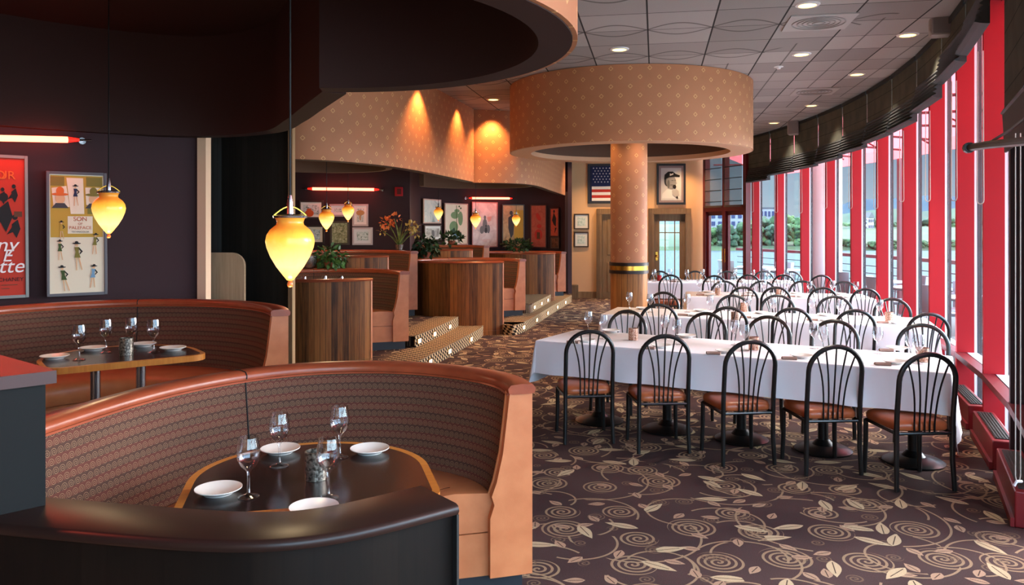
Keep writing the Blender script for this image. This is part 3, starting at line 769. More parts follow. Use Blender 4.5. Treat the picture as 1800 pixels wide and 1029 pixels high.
FR = {}
def framemat(c, r_=.4):
    if c not in FR: FR[c] = T('frame_%d_%d_%d' % c, c, r_).mat
    return FR[c]
def art(name, stops, scale=6, detail=4, dist=1.5, seed=0.0, rough=.35):
    t = T(name, rough=rough, spec=.3); u, v, _ = t.sep(t.co('UV'))
    n = t.noise(t.vec(u*scale+seed, v*scale, seed), 1.0, detail, .6, dist); return t.setc(t.ramp(n, stops)).mat
def picture(name, label, cat, c, yaw, w, h, frame=(30, 24, 22), fw=.025, mat_=None, mw=0.0, print_=None, group=None, lean=0.0, depth=.025):
    """framed picture; local X across, Z up, front faces -Y"""
    r = thing(name, label, cat, c, yaw, group); r.rotation_euler = (lean, 0, yaw)
    m = MB()
    for sx in (-1, 1): m.box((sx*(w/2-fw/2), 0, 0), (fw, depth, h), bevel=.003)
    for sz in (-1, 1): m.box((0, 0, sz*(h/2-fw/2)), (w-2*fw, depth, fw))
    m.obj('frame', framemat(frame), r, 0)
    iw, ih = w-2*fw, h-2*fw
    if mat_:
        m = MB(); m.box((0, .004, 0), (iw, .008, ih)); m.obj('mat_board', framemat(mat_, .8), r, 0)
    m = MB(); m.poly([(-iw/2+mw, -.002, -ih/2+mw), (iw/2-mw, -.002, -ih/2+mw), (iw/2-mw, -.002, ih/2-mw), (-iw/2+mw, -.002, ih/2-mw)], uvs=[(0, 0), (1, 0), (1, ih/iw), (0, ih/iw)])
    if not mat_: m.box((0, .006, 0), (iw, .006, ih))
    p = m.obj('print', print_, r, 0, recalc=False)
    return r, p
def flat(parent, name, polys, mat, y=-.004):
    """flat ink shapes lying on a print"""
    m = MB()
    for i, pl in enumerate(polys): m.poly([(x, y-.0002*(i % 4), z) for x, z in pl])
    return m.obj(name, mat, parent, 0, recalc=False)
def ell(cx, cz, a, b, n=20, rot=0):
    return [(cx+a*math.cos(2*PI*i/n)*math.cos(rot)-b*math.sin(2*PI*i/n)*math.sin(rot), cz+a*math.cos(2*PI*i/n)*math.sin(rot)+b*math.sin(2*PI*i/n)*math.cos(rot)) for i in range(n)]
def rect(x0, z0, x1, z1): return [(x0, z0), (x1, z0), (x1, z1), (x0, z1)]
def lettering(parent, txt, x, z, size, mat, y=-.005, shear=0.0, align='CENTER', name='lettering', sx=1.0):
    cu = bpy.data.curves.new('t', 'FONT'); cu.body = txt; cu.size = size; cu.align_x = align; cu.align_y = 'CENTER'; cu.shear = shear; cu.extrude = .0004; cu.space_line = .8
    o = bpy.data.objects.new('t', cu); COL.objects.link(o); bpy.context.view_layer.update()
    me = bpy.data.meshes.new_from_object(o.evaluated_get(bpy.context.evaluated_depsgraph_get())); bpy.data.objects.remove(o)
    me.materials.clear(); me.materials.append(mat)
    q = bpy.data.objects.new(name, me); COL.objects.link(q); q.parent = parent; q.location = (x, y, z); q.rotation_euler = (PI/2, 0, 0); q.scale = (sx, 1, 1); return q
def by_box(x0, y0, x1, y1, d, yaw=0.0):
    """centre and size of a wall picture seen in a photo box, hung at distance d on a wall turned by yaw"""
    c = P((x0+x1)/2, (y0+y1)/2, d); ray = math.atan2(c.x, c.y)
    return c, (x1-x0)/F*d*math.cos(0)/max(.2, math.cos(yaw+ray))*math.cos(ray), (y1-y0)/F*d
def ink(n, c, r=.6): return T(n, c, r, spec=.2).mat
INK = {k: ink('ink_'+k, v) for k, v in dict(black=(30, 28, 30), olive=(122, 112, 52), green=(62, 82, 42), skin=(214, 172, 130), orange=(206, 104, 46), cream=(226, 214, 190), grey=(120, 120, 122), red=(176, 52, 44), mustard=(186, 150, 60), white=(226, 222, 220), navy=(38, 44, 74), blue=(110, 150, 180), dkgrey=(66, 66, 70), brown=(92, 58, 40), pink=(224, 160, 150), rust=(176, 74, 30)).items()}

# flag in a shadow box
c, w, h = by_box(1033, 288, 1122, 358, 18.72, YB)
r, p = picture('framed_flag', 'framed flag with white stars over red and white stripes, partly behind the column', 'flag', c, YB, w, h, (40, 42, 48), .05, None, 0, INK['navy'])
r.location.y = ybk(c.x)-.04
flat(r, 'canton', [rect(-w/2+.1, -.06, w/2-.1, h/2-.06)], ink('flag_blue', (34, 42, 84)), -.006)
for q in range(5): flat(r, 'stripe', [rect(-w/2+.1, -.13-.068*q, w/2-.1, -.062-.068*q)], INK['white'] if q % 2 == 0 else INK['red'], -.006)
st = []
for i in range(14):
    for j in range(6):
        cx = -w/2+.14+i*.075+(j % 2)*.037; cz = h/2-.1-j*.065
        if cx < w/2-.12: st.append([(cx+(.022 if q % 2 == 0 else .009)*math.sin(q*PI/5), cz+(.022 if q % 2 == 0 else .009)*math.cos(q*PI/5)) for q in range(10)])
flat(r, 'stars', st, INK['white'], -.008)
# portrait
c, w, h = by_box(1154, 288, 1205, 360, 18.62, YB)
r, p = picture('framed_photograph', 'black and white photograph of a person in a cap, above the glazed door', 'picture', c, YB, w, h, (28, 26, 28), .05, (150, 130, 132), .05, ink('photo_grey', (206, 204, 204)))
r.location.y = ybk(c.x)-.04
s_ = h/.95
def sc(pl): return [(x*s_, z*s_) for x, z in pl]
flat(r, 'shirt', [sc([(-.21, -.33), (.2, -.33), (.17, -.2), (.06, -.13), (-.1, -.12), (-.2, -.22)])], ink('photo_shirt', (226, 224, 224)), -.004)
flat(r, 'hair', [sc(ell(-.085, .07, .075, .12))], INK['dkgrey'], -.0055)
flat(r, 'face', [sc(ell(.0, .05, .115, .17, 24, .12)), sc([(.09, .06), (.135, .02), (.1, -.0)])], ink('photo_skin', (142, 140, 140)), -.007)
flat(r, 'shading', [sc(ell(-.06, .0, .028, .10)), sc(ell(.02, -.02, .05, .012)), sc(ell(.03, .085, .028, .01)), sc(ell(.09, .09, .02, .009)), sc(ell(.06, -.06, .035, .012))], ink('photo_mid', (104, 103, 104)), -.0085)
flat(r, 'cap', [sc([(-.16, .1), (-.15, .22), (-.07, .29), (.04, .29), (.1, .24), (.2, .2), (.19, .16), (.08, .17), (-.04, .16), (-.12, .12)])], INK['black'], -.010)
flat(r, 'cap_badge', [sc([(-.03, .19), (.05, .22), (.05, .26), (.01, .235), (-.03, .25)])], INK['white'], -.0118)
flat(r, 'microphone', [sc(ell(.075, -.06, .04, .045)), sc([(.06, -.08), (.1, -.08), (.16, -.33), (.12, -.33)])], INK['black'], -.0115)
flat(r, 'hand', [sc([(.02, -.14), (.1, -.1), (.17, -.16), (.18, -.26), (.1, -.3), (.03, -.24)])], ink('photo_hand', (172, 170, 170)), -.0135)
pale = art('pale_landscape_print', [(.3, (236, 238, 232)), (.5, (206, 222, 216)), (.7, (150, 180, 170))], 5, 4, 1, 3.0)
for (bx, lb) in (((1009, 376, 1035.7, 403.5), 'upper small framed print on the tan wall left of the column'), ((1009, 408, 1035, 435), 'lower small framed print on the tan wall left of the column')):
    c, w, h = by_box(*bx, 18.85, YB); r, p = picture('framed_print', lb, 'picture', c, YB, w, h, (64, 48, 38), .03, (232, 230, 222), .055, pale, 'small prints on the tan wall'); r.location.y = ybk(c.x)-.025

# pictures on the middle wall
boxes = [((525, 352.6, 568, 385), (58, 46, 42), (236, 234, 226), 'framed print with an orange vase, top left of the middle wall group', 'brown'),
         ((535, 396, 570, 429), (52, 40, 36), (226, 216, 196), 'wide-matted print at the bottom left of the middle wall group, behind the big lamp', 'grey'),
         ((578.6, 359, 608, 381), (170, 158, 160), (226, 224, 228), 'silver framed pale print top centre of the middle wall group', 'blue'),
         ((579.5, 388.6, 613.7, 431), (70, 62, 52), None, 'dark framed mottled green print at the bottom centre of the middle wall group', 'olive'),
         ((619, 359, 647, 398), (184, 172, 172), (232, 230, 226), 'silver framed tree print at the top right of the middle wall group', 'green'),
         ((619, 400, 655, 431), (188, 178, 182), (222, 222, 224), 'silver framed grey sketch at the bottom right of the middle wall group', 'grey')]
for i, (bx, fc, mc, lb, kc) in enumerate(boxes):
    c, w, h = by_box(*bx, 13.38); c.y = 13.40
    pr = art('wall_print', [(.32, (238, 240, 236)), (.5, (196, 212, 210)), (.62, (120, 140, 130)), (.8, (70, 84, 70))] if kc != 'olive' else [(.3, (206, 206, 176)), (.5, (150, 156, 116)), (.7, (88, 98, 66))], 6, 5, .8, i*3.7)
    r, p = picture('framed_print', lb, 'picture', c, 0, w, h, fc, .03 if mc else .035, mc, .045 if mc else 0, pr, 'framed prints on the middle plum wall')
    if i == 0: flat(r, 'vase_shape', [ell(-.03, -.06, .075, .06), rect(-.07, -.02, .0, .02)], ink('vase_orange', (206, 96, 50)), -.004)
    if i == 4: flat(r, 'tree_shape', [ell(.0, .04, .07, .045), rect(-.012, -.08, .008, .02)], ink('tree_tan', (176, 140, 90)), -.004); 
c, w, h = by_box(694, 329, 708, 345, 13.38)
r = thing('fire_alarm', 'small red fire alarm box high on the middle plum wall', 'alarm', (c.x, 13.39, c.z))
m = MB(); m.box((0, 0, 0), (w, .05, h), bevel=.008); m.obj('housing', M['red'], r)
m = MB(); m.box((.008, -.027, .0), (w*.5, .012, h*.62)); m.obj('strobe', ink('strobe_dark', (90, 30, 28)), r)
# posters of the far pod
posters = [((740, 350.4, 771, 393), (206, 170, 160), None, 'pale framed print at the top left of the far pod wall', [(.3, (238, 230, 222)), (.5, (206, 214, 212)), (.68, (150, 172, 172))]),
           ((741.5, 395.6, 771.4, 423), (84, 68, 66), (232, 232, 230), 'small dark framed sketch at the left of the far pod wall, below the pale print', [(.3, (236, 236, 232)), (.6, (170, 170, 166)), (.8, (90, 90, 86))]),
           ((777.7, 357.7, 819, 431), (196, 150, 140), None, 'tall cream poster with big green shapes on the far pod wall', [(.3, (240, 226, 206)), (.9, (226, 208, 190))]),
           ((826.8, 355.5, 872, 435), (190, 130, 126), None, 'tall pale poster with grey figures under the far red neon', [(.3, (240, 226, 222)), (.55, (220, 196, 192)), (.8, (170, 160, 164))]),
           ((881, 359.6, 922, 435.5), (54, 40, 32), None, 'tall cream and mustard poster with a dark figure on the far pod wall', [(.3, (190, 160, 110)), (.6, (160, 130, 90)), (.8, (110, 96, 76))]),
           ((933.7, 360, 962.6, 436), (70, 34, 32), None, 'tall salmon poster on the angled end of the far pod wall', [(.3, (178, 92, 72)), (.7, (150, 70, 56))]),
           ((969.4, 366, 985.7, 416.7), (60, 32, 30), None, 'narrow red poster with a black figure at the right end of the far pod wall', [(.3, (186, 84, 54)), (.7, (160, 66, 44))]),
           ((970.8, 417.5, 986, 437), (80, 60, 48), None, 'small dark framed picture under the narrow red poster', [(.3, (40, 30, 28)), (.55, (104, 66, 44)), (.8, (150, 104, 70))])]
for i, (bx, fc, mc, lb, stops) in enumerate(posters):
    (pa, _), (pb, _) = hit(PW_POD, bx[0], .035), hit(PW_POD, bx[2], .035); e_ = pb-pa; yw = math.atan2(e_.y, e_.x)
    c2 = (pa+pb)/2; n_ = Vector((math.sin(yw), -math.cos(yw))); w = e_.length; d = c2.y; h = (bx[3]-bx[1])/F*d; c2 = c2+n_*.02
    c = Vector((c2.x, c2.y, P(0, (bx[1]+bx[3])/2, d).z))
    r, p = picture('framed_poster', lb, 'picture', c, yw, w, h, fc, .025, mc, .05 if mc else 0, art('poster_print', stops, 3, 4, 1, i*2.3), 'posters on the far pod wall')
    if i == 2:
        flat(r, 'green_shapes', [ell(-.1, -.06, .16, .13), ell(.15, .13, .09, .16), ell(-.06, .2, .15, .08), ell(.02, .3, .1, .04)], ink('poster_green', (120, 150, 112)), -.004)
        flat(r, 'dark_shapes', [rect(-.01, -.2, .01, .42), ell(.16, .36, .03, .02), ell(.1, .4, .03, .02)], INK['green'], -.0058)
        flat(r, 'blue_shapes', [ell(-.06, -.3, .16, .05), ell(-.05, -.24, .06, .04)], INK['blue'], -.0058)
    if i == 3:
        flat(r, 'figures', [ell(.0, -.02, .07, .16), ell(.0, .17, .035, .045), ell(-.09, -.12, .06, .09), ell(.1, -.1, .05, .1)], INK['grey'], -.004)
        flat(r, 'red_shape', [[(.06, .18), (.2, .2), (.18, .1), (.1, .06)]], INK['pink'], -.0058); flat(r, 'dark_figure', [ell(.03, -.13, .035, .07), ell(.03, -.03, .02, .025)], INK['dkgrey'], -.0066)
        flat(r, 'caption', [rect(-.12, -.36, .14, -.352)], INK['pink'], -.0066); flat(r, 'caption', [rect(-.05, -.39, .06, -.383)], INK['pink'], -.0066)
    if i == 4:
        flat(r, 'mustard_panel', [rect(.02, -.3, w/2-.03, .38)], INK['mustard'], -.004)
        flat(r, 'figure', [[(-.12, .2), (-.02, .28), (.03, .12), (.0, -.2), (-.06, -.3), (-.12, -.05)], ell(-.05, .31, .04, .05)], INK['dkgrey'], -.0058)
    if i == 5:
        flat(r, 'ink_shapes', [ell(.0, .22, .05, .1, 16, .5), ell(.02, .0, .06, .05), ell(0, -.2, .1, .13)], INK['red'], -.004); flat(r, 'centre_shape', [rect(-.04, -.3, .04, -.14)], INK['brown'], -.0058)
    if i == 6: flat(r, 'figure', [[(-.08, .05), (-.02, .24), (.06, .1), (.05, -.1), (-.02, -.05)], ell(-.01, .26, .03, .035), [(.02, -.12), (.08, -.12), (.0, -.27)]], INK['black'], -.004)
    if i == 1: flat(r, 'sketch', [ell(.0, .0, .07, .06), ell(.03, -.04, .05, .05)], INK['grey'], -.004)
# posters over the left booth
def left_poster(bx, lb, fc, pr):
    (a, _), (b, _) = hit(PW_LEFT, bx[0], .02), hit(PW_LEFT, bx[2], .02); e_ = b-a; yw = math.atan2(e_.y, e_.x)
    w = e_.length; d = ((a+b)/2).y; h = (bx[3]-bx[1])/F*d; c = (a+b)/2; n = Vector((math.sin(yw), -math.cos(yw), 0)); c = Vector((c.x, c.y, 0))
    r, p = picture('framed_poster', lb, 'picture', Vector((c.x, c.y, P(0, (bx[1]+bx[3])/2, d).z))+n*.045, yw, w, h, fc, .022, None, 0, pr, 'movie posters over the left booth', R(-2.2)); return r, w, h
r, w, h = left_poster((79, 303, 185, 519), 'tall cream movie poster with cowgirl figures and green lettering blocks on the dark plum wall', (74, 70, 76), ink('poster_cream', (222, 212, 188)))
X0 = -w/2+.03; Z1 = h/2-.03; WW = w-.06; HH = h-.06
def pt(u, v): return (X0+u*WW, Z1-v*HH)
def rp(u0, v0, u1, v1): return [pt(u0, v0), pt(u1, v0), pt(u1, v1), pt(u0, v1)]
flat(r, 'colour_block', [rp(0, 0, 1, .53)], INK['mustard'], -.004)
flat(r, 'panel', [[pt(.02, .11), pt(.3, .09), pt(.36, .27), pt(.06, .28)], [pt(.3, .02), pt(.62, .02), pt(.64, .33), pt(.38, .33)], [pt(.66, .1), pt(.98, .1), pt(.94, .26), pt(.68, .25)], rp(.32, .35, .8, .5)], INK['cream'], -.0052)
for b_ in (rp(0, .01, .26, .09), rp(.68, .01, .99, .09), rp(.7, .26, .98, .33)): flat(r, 'dark_block', [b_], INK['olive'], -.006)
def lady(u, v, s, coat, hat=True, lean=0.0):
    x, z = pt(u, v); s *= HH
    def q(pl): return [(x+(a+lean*b)*s, z+b*s) for a, b in pl]
    flat(r, 'figure_legs', [q([(-.04, -.02), (-.005, -.02), (-.03, -.5), (-.06, -.5)]), q([(.0, -.02), (.045, -.02), (.12, -.48), (.09, -.5)])], INK['skin'], -.0075)
    flat(r, 'figure_coat', [q([(-.07, .24), (.07, .24), (.04, .08), (.09, -.1), (-.09, -.1), (-.045, .08)])], INK[coat], -.0085)
    flat(r, 'figure_face', [q(ell(0, .30, .04, .05))], INK['skin'], -.0085)
    flat(r, 'figure_arm', [q([(.06, .23), (.16, .1), (.07, .0), (.06, .04), (.11, .1), (.05, .17)]), q(ell(0, .355, .12, .025)), q(ell(0, .39, .05, .04))], INK['black'], -.0095)
lady(.17, .63, .19, 'green'); lady(.5, .68, .27, 'olive', lean=-.05); lady(.84, .58, .2, 'olive', lean=.1); lady(.24, .87, .24, 'green', lean=-.15); lady(.8, .86, .22, 'blue', lean=.1)
lady(.47, .16, .2, 'navy'); lady(.2, .46, .17, 'mustard')
for u, c_ in ((.18, 'orange'), (.82, 'olive')):
    x, z = pt(u, .2)
    flat(r, 'portrait_hat', [ell(x, z+.035*HH/.95, .06, .012), ell(x, z+.06, .028, .035)], INK[c_], -.0085); flat(r, 'portrait_face', [ell(x, z, .034, .042)], INK['skin'], -.0075)
    flat(r, 'portrait_coat', [[(x-.06, z-.075), (x+.06, z-.075), (x+.03, z-.035), (x-.03, z-.035)]], INK['dkgrey'], -.0078)
for tx, u, v, s_, c_ in (('SON', .56, .375, .048, 'rust'), ('OF', .56, .415, .026, 'rust'), ('PALEFACE', .56, .450, .036, 'rust'), ('TECHNICOLOR', .56, .485, .018, 'black')):
    x, z = pt(u, v); lettering(r, tx, x, z, s_, INK[c_], -.0072)
r, w, h = left_poster((-110, 271, 46, 526), 'large red movie poster with white script lettering, cut by the left edge of the photo', (120, 124, 122), ink('poster_red', (176, 52, 36)))
X0 = -w/2+.02; Z1 = h/2-.02; WW = w-.04; HH = h-.04
ux = lambda px: (px+110)/156
for tx, px, v, s_, c_, sh in (('UR', 10, .13, .09, 'orange', 0), ('ny', 9, .635, .15, 'white', .25), ('E', 9, .715, .13, 'white', .25), ('tte', 17, .79, .15, 'white', .25), ('CHANEY', 17, .885, .042, 'black', 0)):
    x, z = pt(ux(px), v); lettering(r, tx, x, z, s_, INK[c_], -.006, sh)
x, z = pt(ux(-60), .13); lettering(r, 'O', x+.19, z, .09, INK['orange'], -.006)
for (px, v, s_) in ((24, .26, .13), (4, .4, .28), (26, .5, .17), (2, .28, .12)):
    x, z = pt(ux(px), v); s_ *= HH
    flat(r, 'dancer', [[(x-.12*s_, z+.1*s_), (x+.1*s_, z+.3*s_), (x+.2*s_, z-.1*s_), (x+.05*s_, z-.5*s_), (x-.1*s_, z-.2*s_)], ell(x, z+.4*s_, .1*s_, .12*s_), [(x, z-.2*s_), (x-.32*s_, z-.35*s_), (x-.1*s_, z)]], INK['black'], -.005)
flat(r, 'caption', [rp(ux(-2), .92, ux(30), .925), rp(ux(-2), .945, ux(14), .95), rp(ux(24), .39, ux(40), .43)], INK['brown'], -.005)

# ------------------------------------------------------------------ red neon tubes
def neon(a, b, label, power, hang=None):
    a = Vector(a); b = Vector(b); d = (b-a); L = d.length
    r = thing('neon_tube', label, 'neon light', a, math.atan2(d.y, d.x), 'red neon tubes on the plum walls')
    sl = d.z
    def q(x, y=0, z=0): return (x, y, z+sl*x/L)
    MB().tube([q(.04), q(L-.04)], .024, 12).obj('tube', M['neon'], r)
    MB().tube([q(-.04), q(.04)], [.012, .024], 10).obj('tube_end', M['neon_end'], r); MB().tube([q(L-.04), q(L+.04)], [.024, .012], 10).obj('tube_end', M['neon_end'], r)
    if hang:  # rods added only to carry the assumed unseen tube
        for x in (-.08, L+.08): MB().tube([q(x, .09), (x, .09, hang)], .006, 6).obj('added_hanger', M['chrome'], r)
    light('neon_light', 'AREA', (L/2, -.05, sl/2), power, (1, .10, .06), r, shape='RECTANGLE', size=L*.9, size_y=.05, rot=(R(-35), 0, 0))
    for x in (-.08, L+.08):
        m = MB(); m.tube([q(x, .09), q(x, .0)], .012, 8); m.tube([q(x-.05), q(x+.05)], .008, 8); m.lathe([(0, 0), (.028, 0), (.028, .012), (0, .012)], 12, M=Matrix.Translation(q(x, .085)) @ Matrix.Rotation(PI/2, 4, 'X')); m.obj('bracket', M['chrome'], r)
def on_wall(path, px, py, off): p, _ = hit(path, px, off); return Vector((p.x, p.y, P(0, py, p.y).z))
neon(on_wall(PW_LEFT, -95, 241, .13), on_wall(PW_LEFT, 124, 246, .13), 'red neon tube glowing above the posters at the left edge', 4)
neon(P(545, 332, 13.3), P(662, 333.5, 13.3), 'red neon tube above the six framed prints on the middle wall', 3)
neon(on_wall(PW_POD, 818, 348.5, .16), on_wall(PW_POD, 895, 349, .16), 'red neon tube above the tall posters of the far pod', 3)

neon((-2.75, 1.95, 1.95), (-2.05, 2.5, 1.95), 'assumed unseen red neon tube, added to light the divider post top, left of the view', 6, 1.66)  # assumed tube out of view, put in for the red light on the divider

# ------------------------------------------------------------------ outside: deck, railing, awning, river, far bank
m = MB(); ring = arc_w(21.28, -.75, .33, 40)+arc_w(24.2, .33, -.75, 40); m.prism(ring, -.14, -.03); structure(m.obj('deck', T('deck_boards', (44, 40, 40), .8).mat, smooth=0))
rl = thing('railing', 'dark red deck railing with thin horizontal cables outside the windows', 'railing')
rp_ = arc_w(23.7, -.7, .36, 56)
m = MB(); m.sweep(rp_, [(-.05, 1.02), (-.05, 1.09), (.05, 1.09), (.05, 1.02)]); m.obj('top_rail', M['maroon_paint'], rl, 0)
m = MB()
for z in (.2, .36, .52, .68, .84): m.sweep(rp_, [(-.008, z), (-.008, z+.016), (.008, z+.016), (.008, z)])
m.obj('cables', M['black_matte'], rl, 0)
for q in range(12):
    t = -.62+.085*q
    m = MB(); m.box(wp(t, 23.7, .5), (.08, .08, 1.06), t); m.obj('post', M['maroon_paint'], rl, 0)
def mk_awning():
    m_ = bpy.data.materials.new('awning_canvas'); m_.use_nodes = True; nt = m_.node_tree; nt.nodes.clear()
    o = nt.nodes.new('ShaderNodeOutputMaterial'); a = nt.nodes.new('ShaderNodeBsdfDiffuse'); b = nt.nodes.new('ShaderNodeBsdfTranslucent'); x = nt.nodes.new('ShaderNodeMixShader')
    a.inputs[0].default_value = (*lin((232, 110, 116)), 1); b.inputs[0].default_value = (*lin((255, 176, 178)), 1); x.inputs[0].default_value = .6
    nt.links.new(a.outputs[0], x.inputs[1]); nt.links.new(b.outputs[0], x.inputs[2]); nt.links.new(x.outputs[0], o.inputs[0]); return m_
M['awning'] = mk_awning()
aw = thing('awning', 'red canvas awning sloping out over the deck above the windows', 'awning')
m = MB(); m.sweep(arc_w(21.35, -.7, .3, 34), [(0, 3.85), (1.9, 3.22), (1.9, 3.21), (0, 3.84)]); m.obj('canopy', M['awning'], aw, 0)
m = MB(); m.sweep(arc_w(23.25, -.7, .3, 34), [(0, 3.0), (0, 3.215), (.006, 3.215), (.006, 3.0)]); m.obj('valance', M['awning'], aw, 0)
for q in range(14):
    t = -.66+.07*q
    m = MB(); m.tube([wp(t, 21.4, 3.2), wp(t, 22.3, 3.22), wp(t, 23.2, 3.15)], .02, 6); m.tube([wp(t, 22.0, 3.6), wp(t, 22.9, 3.1)], .016, 6); m.obj('arm', M['maroon_paint'], aw)
for q in range(9):
    t = .27-.105*q
    m = MB(); m.box(wp(t, 23.45, 1.6), (.09, .09, 3.3), t); tag(m.obj('awning_post', M['maroon_paint'], smooth=0), 'dark red awning post on the deck, %s from the far end' % ORD[q], 'post', 'posts along the deck')
c = P(1448, 398, 16.3); c.z = 0
r = thing('column', 'thick white round column outside the far windows', 'column', c)
MB().lathe([(0, -.03), (.42, -.03), (.42, .12), (.36, .16), (.35, .3), (.35, 4.2), (0, 4.2)], 40).obj('shaft', M['white_paint'], r)
# patio chairs and tables
grey_w = T('grey_wicker', (140, 146, 152), .6).mat
def patio_chair():
    r = thing('patio_chair', 'x', 'patio chair')
    m = MB(); m.box((0, .02, .42), (.5, .46, .05), bevel=.015); m.obj('seat', grey_w, r)
    m = MB(); pts = arc((0, 0), .28, 200, 340, 14)
    m.sweep(pts, [(0, .45), (.05, .86), (.075, .86), (.025, .45)]); m.obj('backrest', grey_w, r)
    for s in (-1, 1):
        m = MB(); m.tube([(s*.27, -.12, .66), (s*.3, .1, .66), (s*.28, .26, .62)], .02, 8); m.obj('armrest', grey_w, r)
        m = MB(); m.tube([(s*.28, .25, .63), (s*.25, .22, .4), (s*.27, .24, 0)], .014, 8); m.obj('leg', M['chrome'], r)
        m = MB(); m.tube([(s*.2, -.2, .42), (s*.24, -.28, 0)], .014, 8); m.obj('leg', M['chrome'], r)
    return r
def patio_table():
    r = thing('patio_table', 'x', 'patio table')
    m = MB(); m.lathe([(0, .70), (.44, .70), (.45, .71), (.45, .725), (0, .725)], 32); m.obj('tabletop', M['alu'], r)
    m = MB(); m.tube([(0, 0, .03), (0, 0, .70)], .03, 12); m.obj('pole', M['chrome'], r)
    m = MB(); m.lathe([(0, 0), (.24, 0), (.24, .02), (.03, .05), (0, .05)], 24); m.obj('base', M['chrome'], r)
    return r
pc = Multi(patio_chair()); pt_ = Multi(patio_table())
deckz = -.03
tt = [.25, .19, .02, -.05, -.13, -.22, -.31]
for i, t in enumerate(tt):
    p = wp(t, 22.55, deckz); pt_(p, t, 'round grey patio table on the deck, %s from the far end' % ORD[i], 'patio tables on the deck')
    for j, (dt, dr, a) in enumerate(((.031, -.25, t+PI*.5+PI*1.0), (-.031, .2, t+PI*.5))):
        p = wp(t+dt, 22.55+dr, deckz); pc(p, a+PI/2-PI/2, 'grey wicker patio chair on the %s side of the %s deck table' % (['far', 'near'][j], ORD[i]), 'patio chairs on the deck')
# river and far bank
m = MB(); m.prism([(4.0, 40), (900, 40), (900, 318), (4.0, 318)], -8.2, -8.0)
t = T('river_water', (38, 50, 53), .7, spec=.2); n = t.noise(t.co('Object'), .12, 3); t.bump(n, .2, .5); structure(m.obj('river', t.mat, smooth=0))
def mk_ground(name, a, b):
    t = T(name, rough=.95); n = t.noise(t.co('Object'), .05, 4); return t.setc(t.ramp(n, [(.35, a), (.65, b)])).mat
m = MB(); m.sweep([(0, 316), (0+900, 316)], [(0, -8.2), (-5, -6.5), (-40, -4.0), (-110, 1.0), (-170, 3.0), (-170, -10), (0, -10)][::-1], caps=True)
structure(m.obj('far_bank', mk_ground('bank_grass', (34, 46, 20), (50, 62, 30)), smooth=0))
def hill(name, d, prof, mat, depth=160):
    m = MB(); n = len(prof)
    for (xa, ha), (xb, hb) in zip(prof, prof[1:]):
        m.poly([((xa-900)/F*d, d, -8), ((xb-900)/F*d, d, -8), ((xb-900)/F*(d+30), d+30, hb), ((xa-900)/F*(d+30), d+30, ha)])
        m.poly([((xa-900)/F*(d+30), d+30, ha), ((xb-900)/F*(d+30), d+30, hb), ((xb-900)/F*(d+depth), d+depth, -8), ((xa-900)/F*(d+depth), d+depth, -8)])
    bmesh.ops.remove_doubles(m.bm, verts=m.bm.verts[:], dist=.01)
    return structure(m.obj(name, mat, smooth=60))
hz = lambda y, d: EYE-(y-HY)/F*d
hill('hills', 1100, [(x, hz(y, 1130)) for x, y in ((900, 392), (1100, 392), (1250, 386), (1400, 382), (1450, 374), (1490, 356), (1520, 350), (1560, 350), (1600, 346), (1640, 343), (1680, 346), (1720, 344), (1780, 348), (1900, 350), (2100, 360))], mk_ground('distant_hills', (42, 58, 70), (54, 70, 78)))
hill('hills', 620, [(x, hz(y, 650)) for x, y in ((900, 398), (1200, 394), (1300, 386), (1420, 384), (1500, 374), (1560, 366), (1620, 372), (1700, 364), (1760, 370), (1900, 366), (2100, 380))], mk_ground('wooded_hills', (34, 50, 38), (48, 66, 46)))
LEAFM = [mk_ground('tree_leaves', a, b) for a, b in (((30, 50, 28), (54, 76, 42)), ((38, 60, 32), (66, 88, 46)), ((28, 44, 30), (48, 68, 44)))]
for m_ in LEAFM:
    m_.node_tree.nodes['Noise Texture'].inputs['Scale'].default_value = .6
BARK = T('bark', (70, 58, 48), .9).mat
def tree(px, ytop, ybase, d, wpx, lb, seed, grp='trees on the far bank'):
    rnd = random.Random(seed); x = (px-900)/F*d; z0 = hz(ybase, d); z1 = hz(ytop, d); H = z1-z0; Wd = wpx/F*d
    r = thing('tree', lb, 'tree', (x, d, z0), 0, grp); m = MB()
    for q in range(30):
        a = rnd.random()*6.28; rr = Wd*.5*rnd.random()**.5*.9; zz = H*(.08+.76*rnd.random()); rr *= 1.15-.5*zz/H; s = Wd*(.10+.11*rnd.random())
        if q == 0: rr = 0; zz = H*.72; s = Wd*.34
        b = bmesh.ops.create_icosphere(m.bm, subdivisions=2, radius=1)
        for v in b['verts']:
            v.co *= 1+.5*(rnd.random()-.5)
            v.co = Vector((v.co.x*s+rr*math.cos(a), v.co.y*s+rr*math.sin(a), min(H, v.co.z*min(s, H*.3)+zz)))
    m.obj('crown', LEAFM[seed % 3], r, 50)
    m = MB(); m.tube([(0, 0, -1.0), (0, 0, H*.5)], [Wd*.05, Wd*.03], 6); m.obj('trunk', BARK, r)
rt_ = random.Random(3); i = 0
for px in range(1225, 1480, 26):
    tree(px+rt_.randint(-4, 4), 384-rt_.randint(-8, 8)+(8 if px < 1330 else 0), 436, 322+rt_.random()*8, 34+rt_.randint(-4, 4), 'bushy green tree on the far river bank, %s from the left' % ORD[i], i); i += 1
for j, px in enumerate(range(1232, 1480, 26)):
    tree(px+rt_.randint(-4, 4), 379-rt_.randint(-6, 8)+(8 if px < 1330 else 0), 432, 346+rt_.random()*6, 34, 'tall tree in the second line behind the far river bank, %s from left' % ORD[j], 400+j, 'second line of trees on the far bank')
